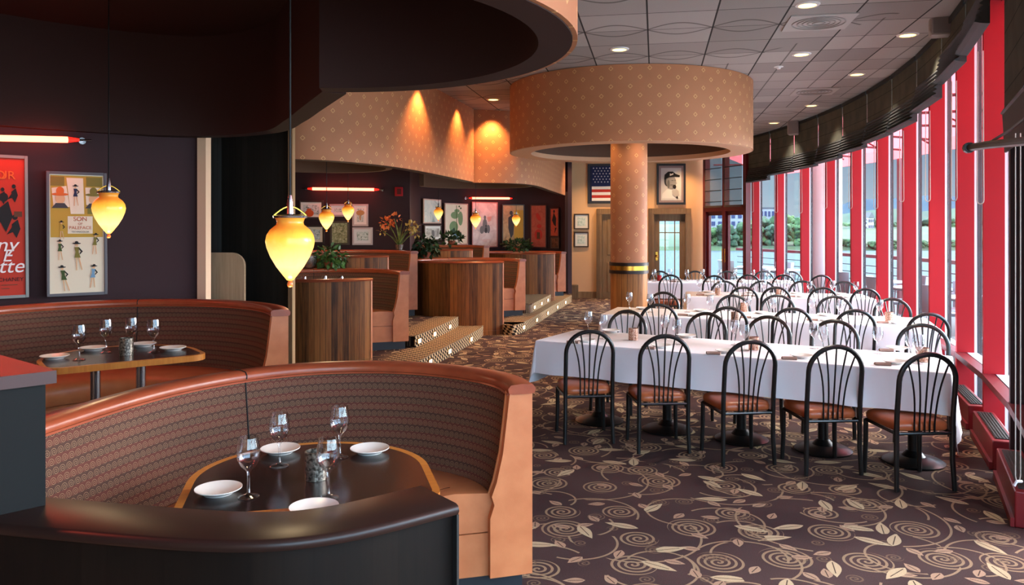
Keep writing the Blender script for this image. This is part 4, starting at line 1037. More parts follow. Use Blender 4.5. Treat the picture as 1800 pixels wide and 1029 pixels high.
for px in range(1490, 1800, 36):
    tree(px+rt_.randint(-6, 6), 384+rt_.randint(-6, 8), 412, 430+rt_.random()*20, 34, 'dark tree behind the far grassy bank, %s from the left' % ORD[min(i-10, 12)], i, 'trees behind the grassy bank'); i += 1
for j, px in enumerate(range(1486, 1780, 27)):
    tree(px+rt_.randint(-5, 5), 420+rt_.randint(-4, 4), 437, 320+rt_.random()*4, 24, 'low shrub at the waterline of the grassy bank, %s from the left' % ORD[j], 200+j*3+1, 'shrubs at the waterline')
def building(name, lb, x0, x1, ytop, ybase, d, wall_m, rows, cols, roof=None, glass=INK['navy']):
    xa, xb = (x0-900)/F*d, (x1-900)/F*d; z0, z1 = hz(ybase, d), hz(ytop, d); w, h = xb-xa, z1-z0
    r = thing(name, lb, 'building', ((xa+xb)/2, d, z0)); m = MB(); m.box((0, 6, h/2), (w, 12, h)); m.obj('wall', wall_m, r, 0)
    for i in range(rows):
        for j in range(cols):
            m = MB(); m.box((-w/2+w*(j+.5)/cols, -.1, h*(i+.45)/rows), (w/cols*.55, .3, h/rows*.55)); m.obj('window', glass, r, 0)
    m = MB()
    if roof: m.prism([(-w*.55, 0), (w*.55, 0), (0, h*.5)], -1, 13, Matrix.Translation((0, 12, h)) @ Matrix.Rotation(PI/2, 4, 'X'))
    else: m.box((0, 6, h+.3), (w*1.03, 12.5, .6))
    m.obj('roof', roof or INK['dkgrey'], r, 0)
brick = T('far_brick', (120, 116, 122), .9).mat
building('apartment_building', 'brick apartment block across the river behind the glass double door', 1248, 1318, 373, 425, 345, brick, 4, 6)
building('apartment_building', 'flat-roofed block above the trees across the river, right of the glass double door', 1336, 1362, 367, 400, 360, brick, 2, 4)
for x0, x1, y0, y1, rf in ((1512, 1524, 388, 404, (110, 110, 112)), (1526, 1536, 383, 403, (96, 92, 92)), (1560, 1568, 391, 403, (120, 100, 92)), (1597, 1604, 388, 398, (110, 110, 112))):
    building('house', 'white house on the far bank, %s' % {1512: 'the left one of the close pair', 1526: 'the right one of the close pair', 1560: 'standing alone right of the pair', 1597: 'the smallest and rightmost'}[x0], x0, x1, y0, y1, 420, M['white_paint'], 2, 3, T('far_roof', rf, .9).mat)

# ------------------------------------------------------------------ booths
def booth(name_lb, c, z0, r0, a0, a1, seam, htop=.96, bench=True, Rb=1.05, path=None):
    """round leather booth: curved fabric back from a0 to a1 (degrees CCW), leather end panels, ring seat, plinth"""
    r = thing('booth', name_lb, 'booth seat', (c[0], c[1], z0), 0, 'round leather booths')
    base = [Vector(p) for p in (path or arc((0, 0), Rb, a0, a1, 48))]
    cum = [0.0]
    for p_, q_ in zip(base, base[1:]): cum.append(cum[-1]+(q_-p_).length)
    LT = cum[-1]
    def at_(s_):
        if s_ <= 0: return base[0]+(base[0]-base[1]).normalized()*(-s_)
        if s_ >= LT: return base[-1]+(base[-1]-base[-2]).normalized()*(s_-LT)
        for i_ in range(len(cum)-1):
            if s_ <= cum[i_+1]: return base[i_].lerp(base[i_+1], (s_-cum[i_])/(cum[i_+1]-cum[i_]))
    def seg(sa, sb): return [at_(sa)]+[p_ for p_, c_ in zip(base, cum) if sa+.004 < c_ < sb-.004]+[at_(sb)]
    def frame(s_):
        t_ = (at_(s_+.01)-at_(s_-.01)).normalized(); return at_(s_), Vector((t_.y, -t_.x))
    def cr(prof, mat, nm, d0=0.0, d1=0.0, smooth=35):
        m = MB(); m.sweep(seg(d0, LT-d1), prof); return m.obj(nm, mat, r, smooth)
    def rib(s_, pts): 
        p_, n_ = frame(s_); return [(p_.x+n_.x*o, p_.y+n_.y*o, z) for o, z in pts]
    h = htop
    e = .075      # length of the leather end panel
    cr([(-.095, h-.02), (-.128, .66), (-.18, .46), (-.15, .42), (-.15, .1), (0, .1), (0, h-.02)], M['fabric'], 'backrest', e*.35, e*.35)
    # leather end panels following the back's section
    ep = [(-.102, h-.02), (-.118, .80), (-.135, .66), (-.165, .53), (-.188, .47), (-.175, .43), (-.195, .37), (-.195, .1), (.006, .1), (.006, h-.02)]
    for s0_, s1_, sp_ in ((-.011, e*.4, e*.42), (LT-e*.4, LT+.011, LT-e*.42)):
        m = MB(); m.sweep(seg(s0_, s1_), ep); m.obj('end_panel', M['leather'], r)
        m = MB(); m.tube(rib(sp_, ((-.104, h-.02), (-.12, .80), (-.137, .66), (-.167, .53), (-.19, .47))), .007, 8); m.obj('piping', M['leather'], r)
    cp = [(.016, h-.025), (.02, h-.004), (.008, h+.012), (-.045, h+.017), (-.098, h+.012), (-.112, h-.004), (-.108, h-.026), (-.09, h-.03), (0, h-.03)]
    cr(cp, M['cap'], 'top_roll', -.018, -.018, 60)
    cr([(-.112, h-.036), (-.108, h-.028), (-.095, h-.028), (-.097, h-.038)], M['cap'], 'welt')
    if seam is not None:
        sm = LT*seam
        m = MB(); m.tube(rib(sm, ((-.097, h-.03), (-.130, .66), (-.182, .46))), .004, 6); m.obj('seam', M['black_matte'], r)
        m = MB(); m.tube(rib(sm, ((-.109, h-.02), (-.110, h-.002), (-.097, h+.0115), (-.045, h+.0165), (.005, h+.012))), .004, 6); m.obj('cap_seam', M['black_matte'], r)
    so, si = -.165, -.60
    cr([(so, .30), (so, .455), (so-.03, .475), (-.35, .485), (si+.05, .468), (si+.005, .44), (si-.01, .40), (si, .31), (si+.02, .30)], M['leather'], 'cushion', .022, .022, 60)
    cr([(so, .1), (so, .295), (si+.05, .295), (si+.035, .28), (si+.035, .1)], M['leather'], 'seat_base', .02, .02)
    cr([(-.03, 0), (-.03, .1), (si+.09, .1), (si+.09, 0)], M['black_plinth'], 'plinth', .03, .03)
    return r
def partition(lb, c, z0, z1, a0, a1, wood, cap, capo=(.02, -.09), th_=.06, Rb=1.05, capt=.03, edge=None, zbase=None):
    """curved wood-clad partition closing the front of a booth"""
    r = thing('booth_partition', lb, 'partition', (c[0], c[1], z0), 0, 'curved wooden booth partitions')
    n = 40; h = z1-z0
    m = MB(); m.sweep(arc((0, 0), Rb, a0, a1, n), [(0, 0), (0, h), (-th_, h), (-th_, 0)], vz=True); m.obj('panel', wood, r)
    m = MB(); m.sweep(arc((0, 0), Rb, a0-.8, a1+.8, n), [(capo[0], h), (capo[0]+.006, h+capt*.6), (capo[0]-.006, h+capt), (capo[1]+.01, h+capt), (capo[1], h+capt*.6), (capo[1], h)]); m.obj('cap', cap, r, 50)
    m = MB(); m.sweep(arc((0, 0), Rb, a1-.1, a1+1.0, 2), [(.006, 0), (.006, h), (-th_-.006, h), (-th_-.006, 0)]); m.obj('edge_post', edge or cap, r)
    m = MB(); m.sweep(arc((0, 0), Rb, a0-.3, a1+.3, n), [(.012, 0), (.012, .07), (0, .07), (0, 0)]); m.obj('toe_board', wood, r)
    return r
B0 = (-.85, 3.28); B1 = (-2.68, 5.16)
booth('nearest round booth with brown scroll fabric back, set with a dark round table', B0, 0, 0, 0, 0, .488, path=[(p.x+.85, p.y-3.28) for p in catmull([(.085, 3.68), (.015, 3.88), (-.145, 4.07), (-.44, 4.25), (-.78, 4.31), (-1.11, 4.24), (-1.38, 4.05), (-1.59, 3.77), (-1.72, 3.45), (-1.81, 3.05), (-1.88, 2.62), (-1.94, 2.2)], 6)])
pp = catmull([(-2.3, 2.62), (-1.8, 2.43), (-1.34, 2.315), (-.8, 2.225), (-.49, 2.29), (-.17, 2.52)], 8)
p0 = thing('booth_partition', 'dark curved partition with a polished wide cap in front of the nearest booth', 'partition', (0, 0, 0), 0, 'curved wooden booth partitions')
m = MB(); m.sweep(pp, [(-.03, 0), (-.03, .79), (-.19, .79), (-.19, 0)], vz=True); m.obj('panel', M['plank_dark'], p0)
m = MB(); m.sweep(pp, [(.0, .788), (.006, .80), (.0, .815), (-.012, .82), (-.228, .82), (-.24, .815), (-.24, .79), (-.20, .785)]); m.obj('cap', M['dark_wood'], p0, 50)
e_ = (pp[-1]-pp[-2]).normalized(); e_n = Vector((e_.y, -e_.x)); q0 = pp[-1]
m = MB(); m.sweep([q0-e_*.002, q0+e_*.006], [(-.005, 0), (-.005, .785), (-.05, .785), (-.05, 0)]); m.obj('edge_post', M['black_matte'], p0)
for z in (.60, .74):
    b = MB(); sp = q0+e_*.006-e_n*.026; b.lathe([(0, .004), (.006, .004), (.006, 0), (0, 0)], 8, M=Matrix.Translation((sp.x, sp.y, z)) @ Vector((e_.x, e_.y, 0)).to_track_quat('Z', 'Y').to_matrix().to_4x4()); b.obj('screw', M['chrome'], p0)
booth('round booth below the movie posters, second nearest', B1, .15, 0, 18, 195, .48, Rb=1.18)
bs = [('round booth with a wooden partition right of the big amber lamp', (-2.30, 9.70), .15, 20, 185, .55),
      ('round booth against the middle plum wall under the framed prints', (-2.47, 12.08), .30, 20, 185, None),
      ('round booth with a broad wooden partition in the middle distance', (-.75, 13.40), .15, 22, 190, .55),
      ('half hidden round booth under the tall cream poster of the far pod', (-1.45, 15.55), .30, 20, 185, None),
      ('farthest round booth beside the dark end post of the far pod', (.20, 17.35), .15, 20, 175, None)]
for lb, c, z0, a0, a1, sm in bs: booth(lb, c, z0, 0, a0, a1, sm, 1.0 if z0 > .2 else .97)
partition('brown wooden partition around the booth behind the big amber lamp', bs[0][1], .0+.15, 1.09, 190, 313, M['plank'], M['cap'], edge=M['leather'])
partition('brown wooden partition below the six framed prints, behind the potted ivy', bs[1][1], .30, 1.26, 195, 312, M['plank'], M['cap'], edge=M['leather'])
partition('broad brown wooden partition standing beside the carpeted steps', bs[2][1], 0.0, 1.12, 197, 305, M['plank'], M['cap'], edge=M['leather'])
partition('small distant wooden partition behind the fern in the middle distance', bs[3][1], .30, 1.25, 190, 312, M['plank'], M['cap'], edge=M['leather'])
partition('wooden partition of the farthest booth beside the upper steps', bs[4][1], .15, 1.12, 190, 310, M['plank'], M['cap'], edge=M['leather'])

# dark divider block at the left edge with its overhanging top, standing on the partition cap
r = thing('divider_post', 'dark square divider post with a flat top lit red, at the left edge', 'divider', (-1.515, 2.36, .8205))
po = [(-.50, -.30), (-.13, -.02), (.045, .15), (-.3, .42), (-.9, .12)]
m = MB(); m.prism(po, 0, .385); m.obj('body', T('dark_laminate', (15, 15, 15), .6, spec=.2).mat, r, 0)
po2 = [(-.53, -.335), (-.12, -.05), (.08, .15), (-.3, .46), (-.95, .13)]
m = MB(); m.prism(po2, .385, .425); m.obj('top', T('dark_laminate_top', (70, 44, 42), .35).mat, r, 0)

# booth tables: D-shaped top with wood edge on two steel legs
def d_table(lb, c, z0, ang, rad=.45, ext=.28, h=.75):
    r = thing('booth_table', lb, 'table', (c[0], c[1], z0), ang, 'dark booth tables with wooden edges')
    def outline(R_, e, rc=.10):
        pts = [(R_*math.cos(R(a)), R_*math.sin(R(a))) for a in range(0, 181, 6)]
        pts += [(-R_+rc-rc*math.cos(R(a)), -e+rc-rc*math.sin(R(a))) for a in range(0, 91, 15)]
        pts += [(R_-rc+rc*math.sin(R(a)), -e+rc-rc*math.cos(R(a))) for a in range(0, 91, 15)]
        return pts
    m = MB(); m.prism(outline(rad-.028, ext-.028, .08), h-.034, h); m.obj('tabletop', M['table_top'], r, 40)
    o = outline(rad, ext); m = MB(); m.sweep(o, [(0, h-.036), (0, h+.0005), (-.028, h+.0005), (-.028, h-.036)], closed=True); m.obj('wood_edge', M['trim_wood'], r, 40)
    for x in (-.13, .13):
        m = MB(); m.tube([(x, .08, .02), (x, .08, h-.035)], .03, 16); lg = m.obj('leg', M['chrome'], r)
        m = MB(); m.lathe([(0, 0), (.11, 0), (.11, .012), (.04, .03), (0, .03)], 20, (x, .08, 0)); m.obj('foot', M['black'], lg)
    return r
d_table('dark round-ended booth table in the nearest booth', (-.77, 3.06), 0, R(14), .45, .40)
d_table('dark round-ended booth table below the movie posters', (-2.42, 4.93), .15, R(37))
for (lb, c, z0, sm) in (('small booth table peeking past the partition behind the big amber lamp', bs[0][1], .15, 0), ('booth table hidden mostly behind the broad partition', bs[2][1], .15, 0)):
    d_table(lb, (c[0]+.06, c[1]-.2), z0, R(25), .46, .3)

# ------------------------------------------------------------------ tableware
def wine_glass(h=.205):
    k = h/.205
    prof = [(0, .0), (.034, 0), (.036, .002), (.030, .006), (.010, .010), (.0052, .018), (.0045, .06), (.0055, .085), (.012, .094), (.027, .108), (.037, .128), (.0395, .15), (.037, .175), (.0325, .205), (.0318, .205), (.036, .175), (.0385, .15), (.036, .129), (.026, .110), (.010, .098), (0, .096)]
    o = MB().lathe([(r_*k, z*k) for r_, z in prof], 24).obj('wine_glass', M['wine_glass'], None, 60); return tag(o, 'x', 'glass')
def plate():
    o = MB().lathe([(0, .002), (.045, .002), (.05, 0), (.052, .004), (.074, .016), (.081, .019), (.081, .022), (.072, .020), (.052, .009), (0, .008)], 36).obj('side_plate', M['china'], None, 40); return tag(o, 'x', 'plate')
def holder(mat, h=.1, rr=.04):
    r = thing('candle_holder', 'x', 'candle holder')
    MB().lathe([(0, 0), (rr, 0), (rr, h), (rr-.005, h), (rr-.005, .012), (0, .012)], 24).obj('cup', mat, r)
    MB().lathe([(0, .012), (rr*.7, .012), (rr*.7, h*.5), (0, h*.5)], 16).obj('candle', T('wax', (232, 214, 186), .5).mat, r); return r
def napkin():
    m = MB(); n = 10
    m.sweep(arc((0, 0), .3, 80, 100, 8), [(-.022, 0), (-.026, .008), (-.012, .022), (.008, .018), (.024, .007), (.02, 0)]); bmesh.ops.translate(m.bm, vec=(0, -.3, 0), verts=m.bm.verts[:])
    return tag(m.obj('napkin', M['napkin'], None, 60), 'x', 'napkin')
WG = Multi(wine_glass()); WG2 = Multi(wine_glass(.21)); PL = Multi(plate()); CHc = Multi(holder(M['copper_glass'])); CHs = Multi(holder(M['silver_glass'], .105, .042)); NK = Multi(napkin())
def onz(px, py, z): return Gr(px, py, z)
T0 = .7508
for px, py, lb in ((437, 874, 'leftmost'), (491, 820, 'second from the left'), (577, 876, 'nearest, in front of the candle holder'), (597, 804, 'tallest-standing rear right')):
    WG2(onz(px, py, T0), 0, 'empty stemmed wine glass on the nearest booth table, %s' % lb, 'wine glasses on the nearest booth table')
for px, py, lb in ((384, 868, 'left front'), (493, 796, 'rear left'), (650, 796, 'rear right'), (552, 901, 'front, half hidden by the partition cap')):
    PL(onz(px, py, T0), 0, 'white side plate on the nearest booth table, %s' % lb, 'plates on the nearest booth table')
CHs(onz(556, 842, T0), 0, 'silver mesh candle holder in the middle of the nearest booth table')
T1 = .9008
for px, py, lb in ((139, 633, 'leftmost'), (186, 620, 'second from the left'), (231, 616, 'behind the candle holder'), (270, 620, 'rightmost')):
    WG2(onz(px, py, T1), 0, 'empty stemmed wine glass on the table below the movie posters, %s' % lb, 'wine glasses on the table below the posters')
for px, py, lb in ((96, 631, 'leftmost'), (164, 616, 'second from the left'), (252, 609, 'third from the left'), (304, 616, 'rightmost')):
    PL(onz(px, py, T1), 0, 'white side plate on the table below the movie posters, %s' % lb, 'plates on the table below the posters')
CHs(onz(222, 624, T1), 0, 'silver mesh candle holder on the table below the movie posters')
for c, nm in ((bs[0][1], 'table behind the big amber lamp'), (bs[2][1], 'table behind the broad partition')):
    for q, (dx, dy) in enumerate(((-.22, -.1), (-.02, .08), (.2, -.02))):
        WG((c[0]+.06+dx, c[1]-.2+dy, T1), 0, 'wine glass on the %s, %s from left' % (nm, ORD[q]), 'wine glasses on the middle booth tables')

# ------------------------------------------------------------------ banquet tables with cloths
def V2(a): return Vector((math.cos(a), math.sin(a)))
ROWS = [  # near-left corner, direction angle of the long side, length, width, near overhang, end overhangs
    ('front', (.21, 6.74), -29.6, 3.06, .80, .265, .36, .46),
    ('second', (.99, 8.76), -20.2, 3.28, .80, .265, .32, .34),
    ('third', (2.43, 11.0), -11.0, 2.42, .82, .265, .32, .3),
    ('rearmost', (2.05, 13.66), -3.0, 2.85, .80, .265, .32, .3)]
NAMES = ['front banquet table', 'second banquet table', 'third banquet table', 'rearmost banquet table']
def tablecloth(L, Wd, on, ol, orr, seed):
    """sheet laid over a table L x Wd with folds in the hanging sides"""
    rnd = random.Random(seed); m = MB(); zt = .734
    per = []   # (x, y, outward, overhang)
    def side(x0, y0, x1, y1, ox, oy, oh, n):
        for i in range(n): t = i/n; per.append((x0+(x1-x0)*t, y0+(y1-y0)*t, Vector((ox, oy)), oh))
    def corner(x, y, a0, o0, o1):
        for i in range(13):
            a = R(a0+90*i/12); d = i/12*PI/2
            per.append((x, y, Vector((math.cos(a), math.sin(a))), min(o0/max(.05, math.cos(d)), o1/max(.05, math.sin(d)))))
    nL = int(L/.06); nW = int(Wd/.06)
    side(0, 0, L, 0, 0, -1, on, nL); corner(L, 0, -90, on, orr); side(L, 0, L, Wd, 1, 0, orr, nW); corner(L, Wd, 0, orr, on)
    side(L, Wd, 0, Wd, 0, 1, on, nL); corner(0, Wd, 90, on, ol); side(0, Wd, 0, 0, -1, 0, ol, nW); corner(0, 0, 180, ol, on)
    N = len(per); rows = []; ph = [rnd.random()*6.28 for _ in range(4)]
    steps = [0, .015, .06, .15, .3, .5, .75, 1.0]; s = 0; prev = None; S = []
    for p in per:
        q = Vector((p[0], p[1]))+p[2]*.2
        if prev is not None: s += (q-prev).length
        prev = q; S.append(s)
    for k, f in enumerate(steps):
        ring = []
        for i, (x, y, o, oh) in enumerate(per):
            corn = max(0, oh-.47)
            fold = (math.sin(S[i]*11+ph[0])+.6*math.sin(S[i]*19+ph[1])+.5*math.sin(S[i]*5+ph[2]))*.013
            out = (.004 if k == 0 else .010+.012*min(1, f*4))+fold*f*1.1+.035*f*f+corn*.30*f
            z = zt-.002*(k > 0)-oh*f if k else zt
            ring.append(m.bm.verts.new((x+o.x*out, y+o.y*out, z)))
        rows.append(ring)
    for k in range(len(steps)-1):
        for i in range(N):
            j = (i+1) % N; m.face([rows[k][i], rows[k+1][i], rows[k+1][j], rows[k][j]])
    c = [m.bm.verts.new((L*f, Wd/2, zt)) for f in (.12, .5, .88)]
    # top: simple fan ngon
    for v in c: m.bm.verts.remove(v)
    m.face(rows[0])
    return m
def to_world(row, u, v, z=0.0):
    n, o, a, L, Wd = row[0], row[1], R(row[2]), row[3], row[4]
    d = V2(a); q = Vector((-d.y, d.x)); p = Vector(o)+d*u+q*v; return Vector((p.x, p.y, z))
for i, row in enumerate(ROWS):
    nm, o, a, L, Wd, on, ol, orr = row
    r = thing('banquet_table', 'long table under the cloth, standing on black round pedestals, %s row' % nm, 'table', (o[0], o[1], 0), R(a), 'banquet tables under white cloths')
    m = MB(); m.box((L/2, Wd/2, .708), (L-.02, Wd-.02, .04)); m.obj('tabletop', M['pale_wood'], r, 0)
    npd = 5 if i < 2 else 4
    for q in range(npd):
        x = L*(q+.62)/npd if i == 0 else L*(q+.5)/npd
        m = MB(); m.tube([(x, Wd*.56, .05), (x, Wd*.56, .69)], .038, 14); pd_ = m.obj('pedestal', M['black'], r)
        m = MB(); m.lathe([(0, 0), (.205, 0), (.21, .012), (.18, .028), (.08, .05), (.045, .09), (0, .09)], 28, (x, Wd*.56, 0)); m.obj('pedestal_base', M['black'], pd_)
    o_ = tablecloth(L, Wd, on, ol, orr, i).obj('tablecloth', M['linen'], None, 50); o_.location = (o[0], o[1], 0); o_.rotation_euler = (0, 0, R(a))
    tag(o_, 'white linen tablecloth hanging over the %s long table' % ['nearest', 'second', 'third', 'rearmost'][i], 'tablecloth', 'white tablecloths')

# ------------------------------------------------------------------ chairs
def make_chair():
    r = thing('dining_chair', 'x', 'chair')
    blk = M['black']; RT = .0165
    # back frame: two rear legs carried up into a round arch, leaning back above the seat
    lean = lambda z: -.055*max(0, (z-.45)/.45)
    hw = .185; pts = []
    pts += [(-hw*.97, 0, z) for z in (.44, .5, .58)]
    pts = [(-hw, lean(z), z) for z in (.36, .50, .60, .68, .715)]
    for a in range(170, 5, -10): pts.append((hw*math.cos(R(a)), lean(.715+.175*math.sin(R(a))), .715+.172*math.sin(R(a))))
    pts += [(hw, lean(z), z) for z in (.715, .68, .60, .50, .36)]
    MB().tube(pts, RT, 10).obj('back_frame', blk, r)
    for i in range(-2, 3):
        a = R(90-i*23.5); tx, tz = hw*math.cos(a), .715+.172*math.sin(a)
        P0 = Vector((i*.033, 0, .38)); P1 = Vector((i*.034, 0, .62)); P2 = Vector((i*.045, 0, .70)); P3 = Vector((tx, 0, tz))
        pp = []
        for q in range(11):
            t = q/10; b = P0*(1-t)**3+P1*3*t*(1-t)**2+P2*3*t*t*(1-t)+P3*t**3; pp.append((b.x, lean(b.z), b.z))
        MB().tube(pp, .0062, 6).obj('spindle', blk, r)
    for s in (-1, 1):
        MB().tube([(s*hw, 0, .38), (s*hw, .0, .2), (s*(hw+.006), -.012, .005)], [.0165, .0165, .0145], 10).obj('leg', blk, r)
        MB().tube([(s*.19, .385, .375), (s*.19, .388, .2), (s*.196, .395, .005)], [.0165, .0165, .0145], 10).obj('leg', blk, r)
    m = MB()
    for s in (-1, 1): m.tube([(s*hw, 0, .372), (s*.19, .385, .372)], .011, 8)
    m.tube([(-hw, 0, .372), (hw, 0, .372)], .011, 8); m.tube([(-.19, .385, .372), (.19, .385, .372)], .011, 8); m.obj('seat_frame', blk, r)
    m = MB(); hs = []
    lay = [(.0, .384, .965), (.0, .394, 1.0), (.0, .420, 1.0), (.0, .436, .96), (.0, .447, .86), (.0, .452, .6)]
    def sq(sc_, z):
        pts = []
        for q in range(32):
            a = 2*PI*q/32; ca, sa = math.cos(a), math.sin(a)
            x = .195*sc_*math.copysign(abs(ca)**.32, ca); y = .205*sc_*math.copysign(abs(sa)**.32, sa)
            x *= 1+.07*(y/.2)*.5; pts.append(m.bm.verts.new((x, y+.215, z)))
        return pts
    rings = [sq(s_, z) for _, z, s_ in lay]
    for A_, B_ in zip(rings, rings[1:]):
        for q in range(32): m.face([A_[q], A_[(q+1) % 32], B_[(q+1) % 32], B_[q]])
    m.face(rings[0][::-1]); m.face(rings[-1]); m.obj('seat', M['seat'], r, 70)
    return r
CH = Multi(make_chair())
def from_top(px, py, k=1.0):
    d = 1120/(py-HY)*k; return Vector(((px-900)/F*d, d))
near = [[(1037.5, 580), (1169.7, 588), (1321, 598), (1471, 606.6), (1634, 620)],
        [(1158, 534), (1280, 539), (1393, 541), (1504, 544), (1633, 550)],
        [(1307, 504), (1364, 504), (1447, 505), (1522, 507)],
        [(1179, 483), (1256, 484), (1316, 482.5), (1378, 482.5), (1444, 483.5)]]
far = [[(1104, 545), (1243, 549), (1352, 555), (1468, 562), (1622, 569)],
       [(1167, 513), (1289, 518), (1367, 518), (1467, 520), (1568, 524)],
       [(1273, 491), (1340, 491), (1411, 491), (1484, 492)],
       [(1160, 473.5), (1222, 473.5), (1278, 473.5), (1342, 473.5), (1391, 474)]]
rc = random.Random(11)
for i, row in enumerate(ROWS):
    a = R(row[2]); d = V2(a); nrm = Vector((-d.y, d.x))
    for lst, sgn, side in ((near[i], 1, 'near'), (far[i], -1, 'far')):
        for j, (px, py) in enumerate(lst):
            p = from_top(px, py, .965 if (i == 3 and sgn < 0) else (.975 if i >= 2 and sgn < 0 else 1.0))
            f = nrm*sgn; loc = p+f*.055
            yaw = math.atan2(-f.x, f.y)+R(rc.uniform(-4, 4))
            if i == 0 and sgn > 0: yaw = R([5, 3, 7, 3, 3][j])
            elif sgn > 0: yaw *= .35
            f = Vector((-math.sin(yaw), math.cos(yaw))); loc = p+f*.055
            CH((loc.x, loc.y, 0), yaw, 'black fan-back chair, %s from left, %s side of the %s' % (ORD[j], side, NAMES[i]), 'black fan-back dining chairs')
# settings
ZC = .7352
g1 = [(1034, 588, 'far left corner'), (1061, 596, 'second along the left end'), (1169, 596, 'behind the second chair, left of a pair'), (1190, 606, 'behind the second chair, right of a pair'), (1292, 607, 'behind the third chair, left of a pair'), (1309, 617, 'behind the third chair, right of a pair'), (1431, 613, 'behind the fourth chair, left of a pair'), (1447, 622, 'behind the fourth chair, right of a pair'), (1543, 622, 'standing alone between the fourth and fifth chairs'), (1601, 634, 'behind the fifth chair, left of a pair'), (1614, 640, 'behind the fifth chair, right of a pair')]
for px, py, lb in g1: WG(onz(px, py, ZC), 0, 'empty wine glass on the front banquet table, %s' % lb, 'wine glasses on the front banquet table')
for px, py, lb in ((1113, 598, 'at its left, seen clear of the chairs'), (1325, 615, 'near its middle, behind the third chair arch'), (1622, 636, 'at its right end')):
    CHc(onz(px, py, ZC), 0, 'copper candle holder on the front banquet table, %s' % lb, 'copper candle holders')
for q, (px, py) in enumerate(((1030, 601), (1074, 584), (1162, 611), (1207, 593), (1276, 620), (1409, 629), (1572, 639), (1577, 615))):
    PL(onz(px, py, ZC), 0, 'small plate on the front banquet table, %s from the left' % ORD[q], 'plates on the front banquet table')
    if q not in (1, 3): 
        p = onz(px-11, py+1, ZC); p.z = ZC+.0; NK(p+Vector((-.06, -.05, 0)), R(-29+15), 'brown folded napkin on the front banquet table, %s from the left' % ORD[q], 'brown napkins')
for i in (1, 2, 3):
    row = ROWS[i]; L, Wd = row[3], row[4]; n = [0, 5, 4, 5][i]; a = R(row[2])
    for j in range(n):
        u = L*(j+.5)/n
        for v, s in ((.15, 'near'), (Wd-.15, 'far')):
            PL(to_world(row, u, v, ZC), 0, 'small plate on the %s side of the %s, %s from the left' % (s, NAMES[i], ORD[j]), 'plates on the rear banquet tables')
        for v, s in ((.34, 'near'), (Wd-.30, 'far')):
            if i == 1 and s == 'near' and j == 4: continue
            WG(to_world(row, u+.14 if s == 'near' else u-.13, v, ZC), 0, 'empty wine glass on the %s side of the %s, %s from the left' % (s, NAMES[i], ORD[j]), 'wine glasses on the rear banquet tables')
        NK(to_world(row, u-.13, .15, ZC), a, 'brown folded napkin on the %s, %s from the left' % (NAMES[i], ORD[j]), 'brown napkins')
for px, py, lb in ((1292, 566, 'on the second banquet table near its left'), (1308, 548, 'on the second banquet table, farther back by the far chairs'), (1563, 566, 'at the right end of the second banquet table'), (1262, 519, 'at the left end of the third banquet table'), (1369, 519, 'in the middle of the third banquet table')):
    CHc(onz(px, py, ZC), 0, 'copper candle holder %s' % lb, 'copper candle holders')
hr = holder(M['red_glass']); hr.location = onz(1159, 494, ZC); hr['label'] = 'red glass candle holder at the left end of the rearmost banquet table'

# ------------------------------------------------------------------ pendant lamps
def make_lamp():
    r = thing('pendant_lamp', 'x', 'lamp')
    prof = [(0, 0), (.012, .002), (.028, .022), (.052, .054), (.074, .092), (.088, .128), (.0925, .152), (.088, .176), (.076, .196), (.062, .208), (.052, .216), (.050, .226), (.054, .238), (.062, .246)]
    MB().lathe(prof+[(.058, .246), (.047, .226), (.049, .214), (.06, .204)], 40).obj('shade', M['amber'], r, 60)
    MB().lathe([(0, -.026), (.008, -.024), (.012, -.014), (.009, -.005), (.006, .003), (0, .003)], 16).obj('finial', M['clear_knob'], r, 60)
    m = MB(); m.lathe([(.064, .242), (.066, .250), (.045, .256), (0, .258), (0, .250)], 24); m.lathe([(0, .258), (.014, .258), (.012, .30), (.006, .33), (0, .33)], 14); hd = m.obj('fitting', M['chrome'], r)
    for a in (0, PI):
        m = MB(); m.tube([((.06-.06*t)*math.cos(a), (.06-.06*t)*math.sin(a), .252+.034*math.sin(t*PI/2)) for t in (0, .2, .4, .6, .8, 1)], .004, 6); m.obj('arm', M['brass'], hd)
    return r
LAMPS = [((-.855, 3.07, 1.49), 'largest amber glass pendant lamp, hanging over the nearest booth table', 3.3), ((-2.39, 4.72, 1.655), 'amber pendant lamp in front of the cream movie poster at left', 3.3),
         ((-2.24, 9.62, 1.66), 'bright pendant lamp in front of the framed prints on the middle wall', 2.9), ((-2.49, 12.1, 1.79), 'smaller pendant lamp beside the framed prints, farther back', 2.9),
         ((-1.45, 15.7, 1.83), 'leftmost small pendant lamp of the far pod, beside the pale framed print', 2.9), ((-.63, 13.8, 1.68), 'middle pendant lamp of the far pod, in front of the pale poster', 2.9), ((.09, 17.3, 1.71), 'rightmost pendant lamp of the far pod, in front of the mustard poster', 2.9)]
LP = Multi(make_lamp())
for p, lb, zc in LAMPS:
    o = LP(p, R(20), lb, 'amber pendant lamps over the booths')
    MB().tube([(0, 0, .33), (0, 0, zc-p[2])], .0035 if p[1] < 6 else .004, 6).obj('cord', M['black_matte'], o)
    light('lamp_light', 'POINT', (0, 0, -.12), 2.5 if p[1] < 6 else 7.0, (1, .74, .42), o, shadow_soft_size=.05)

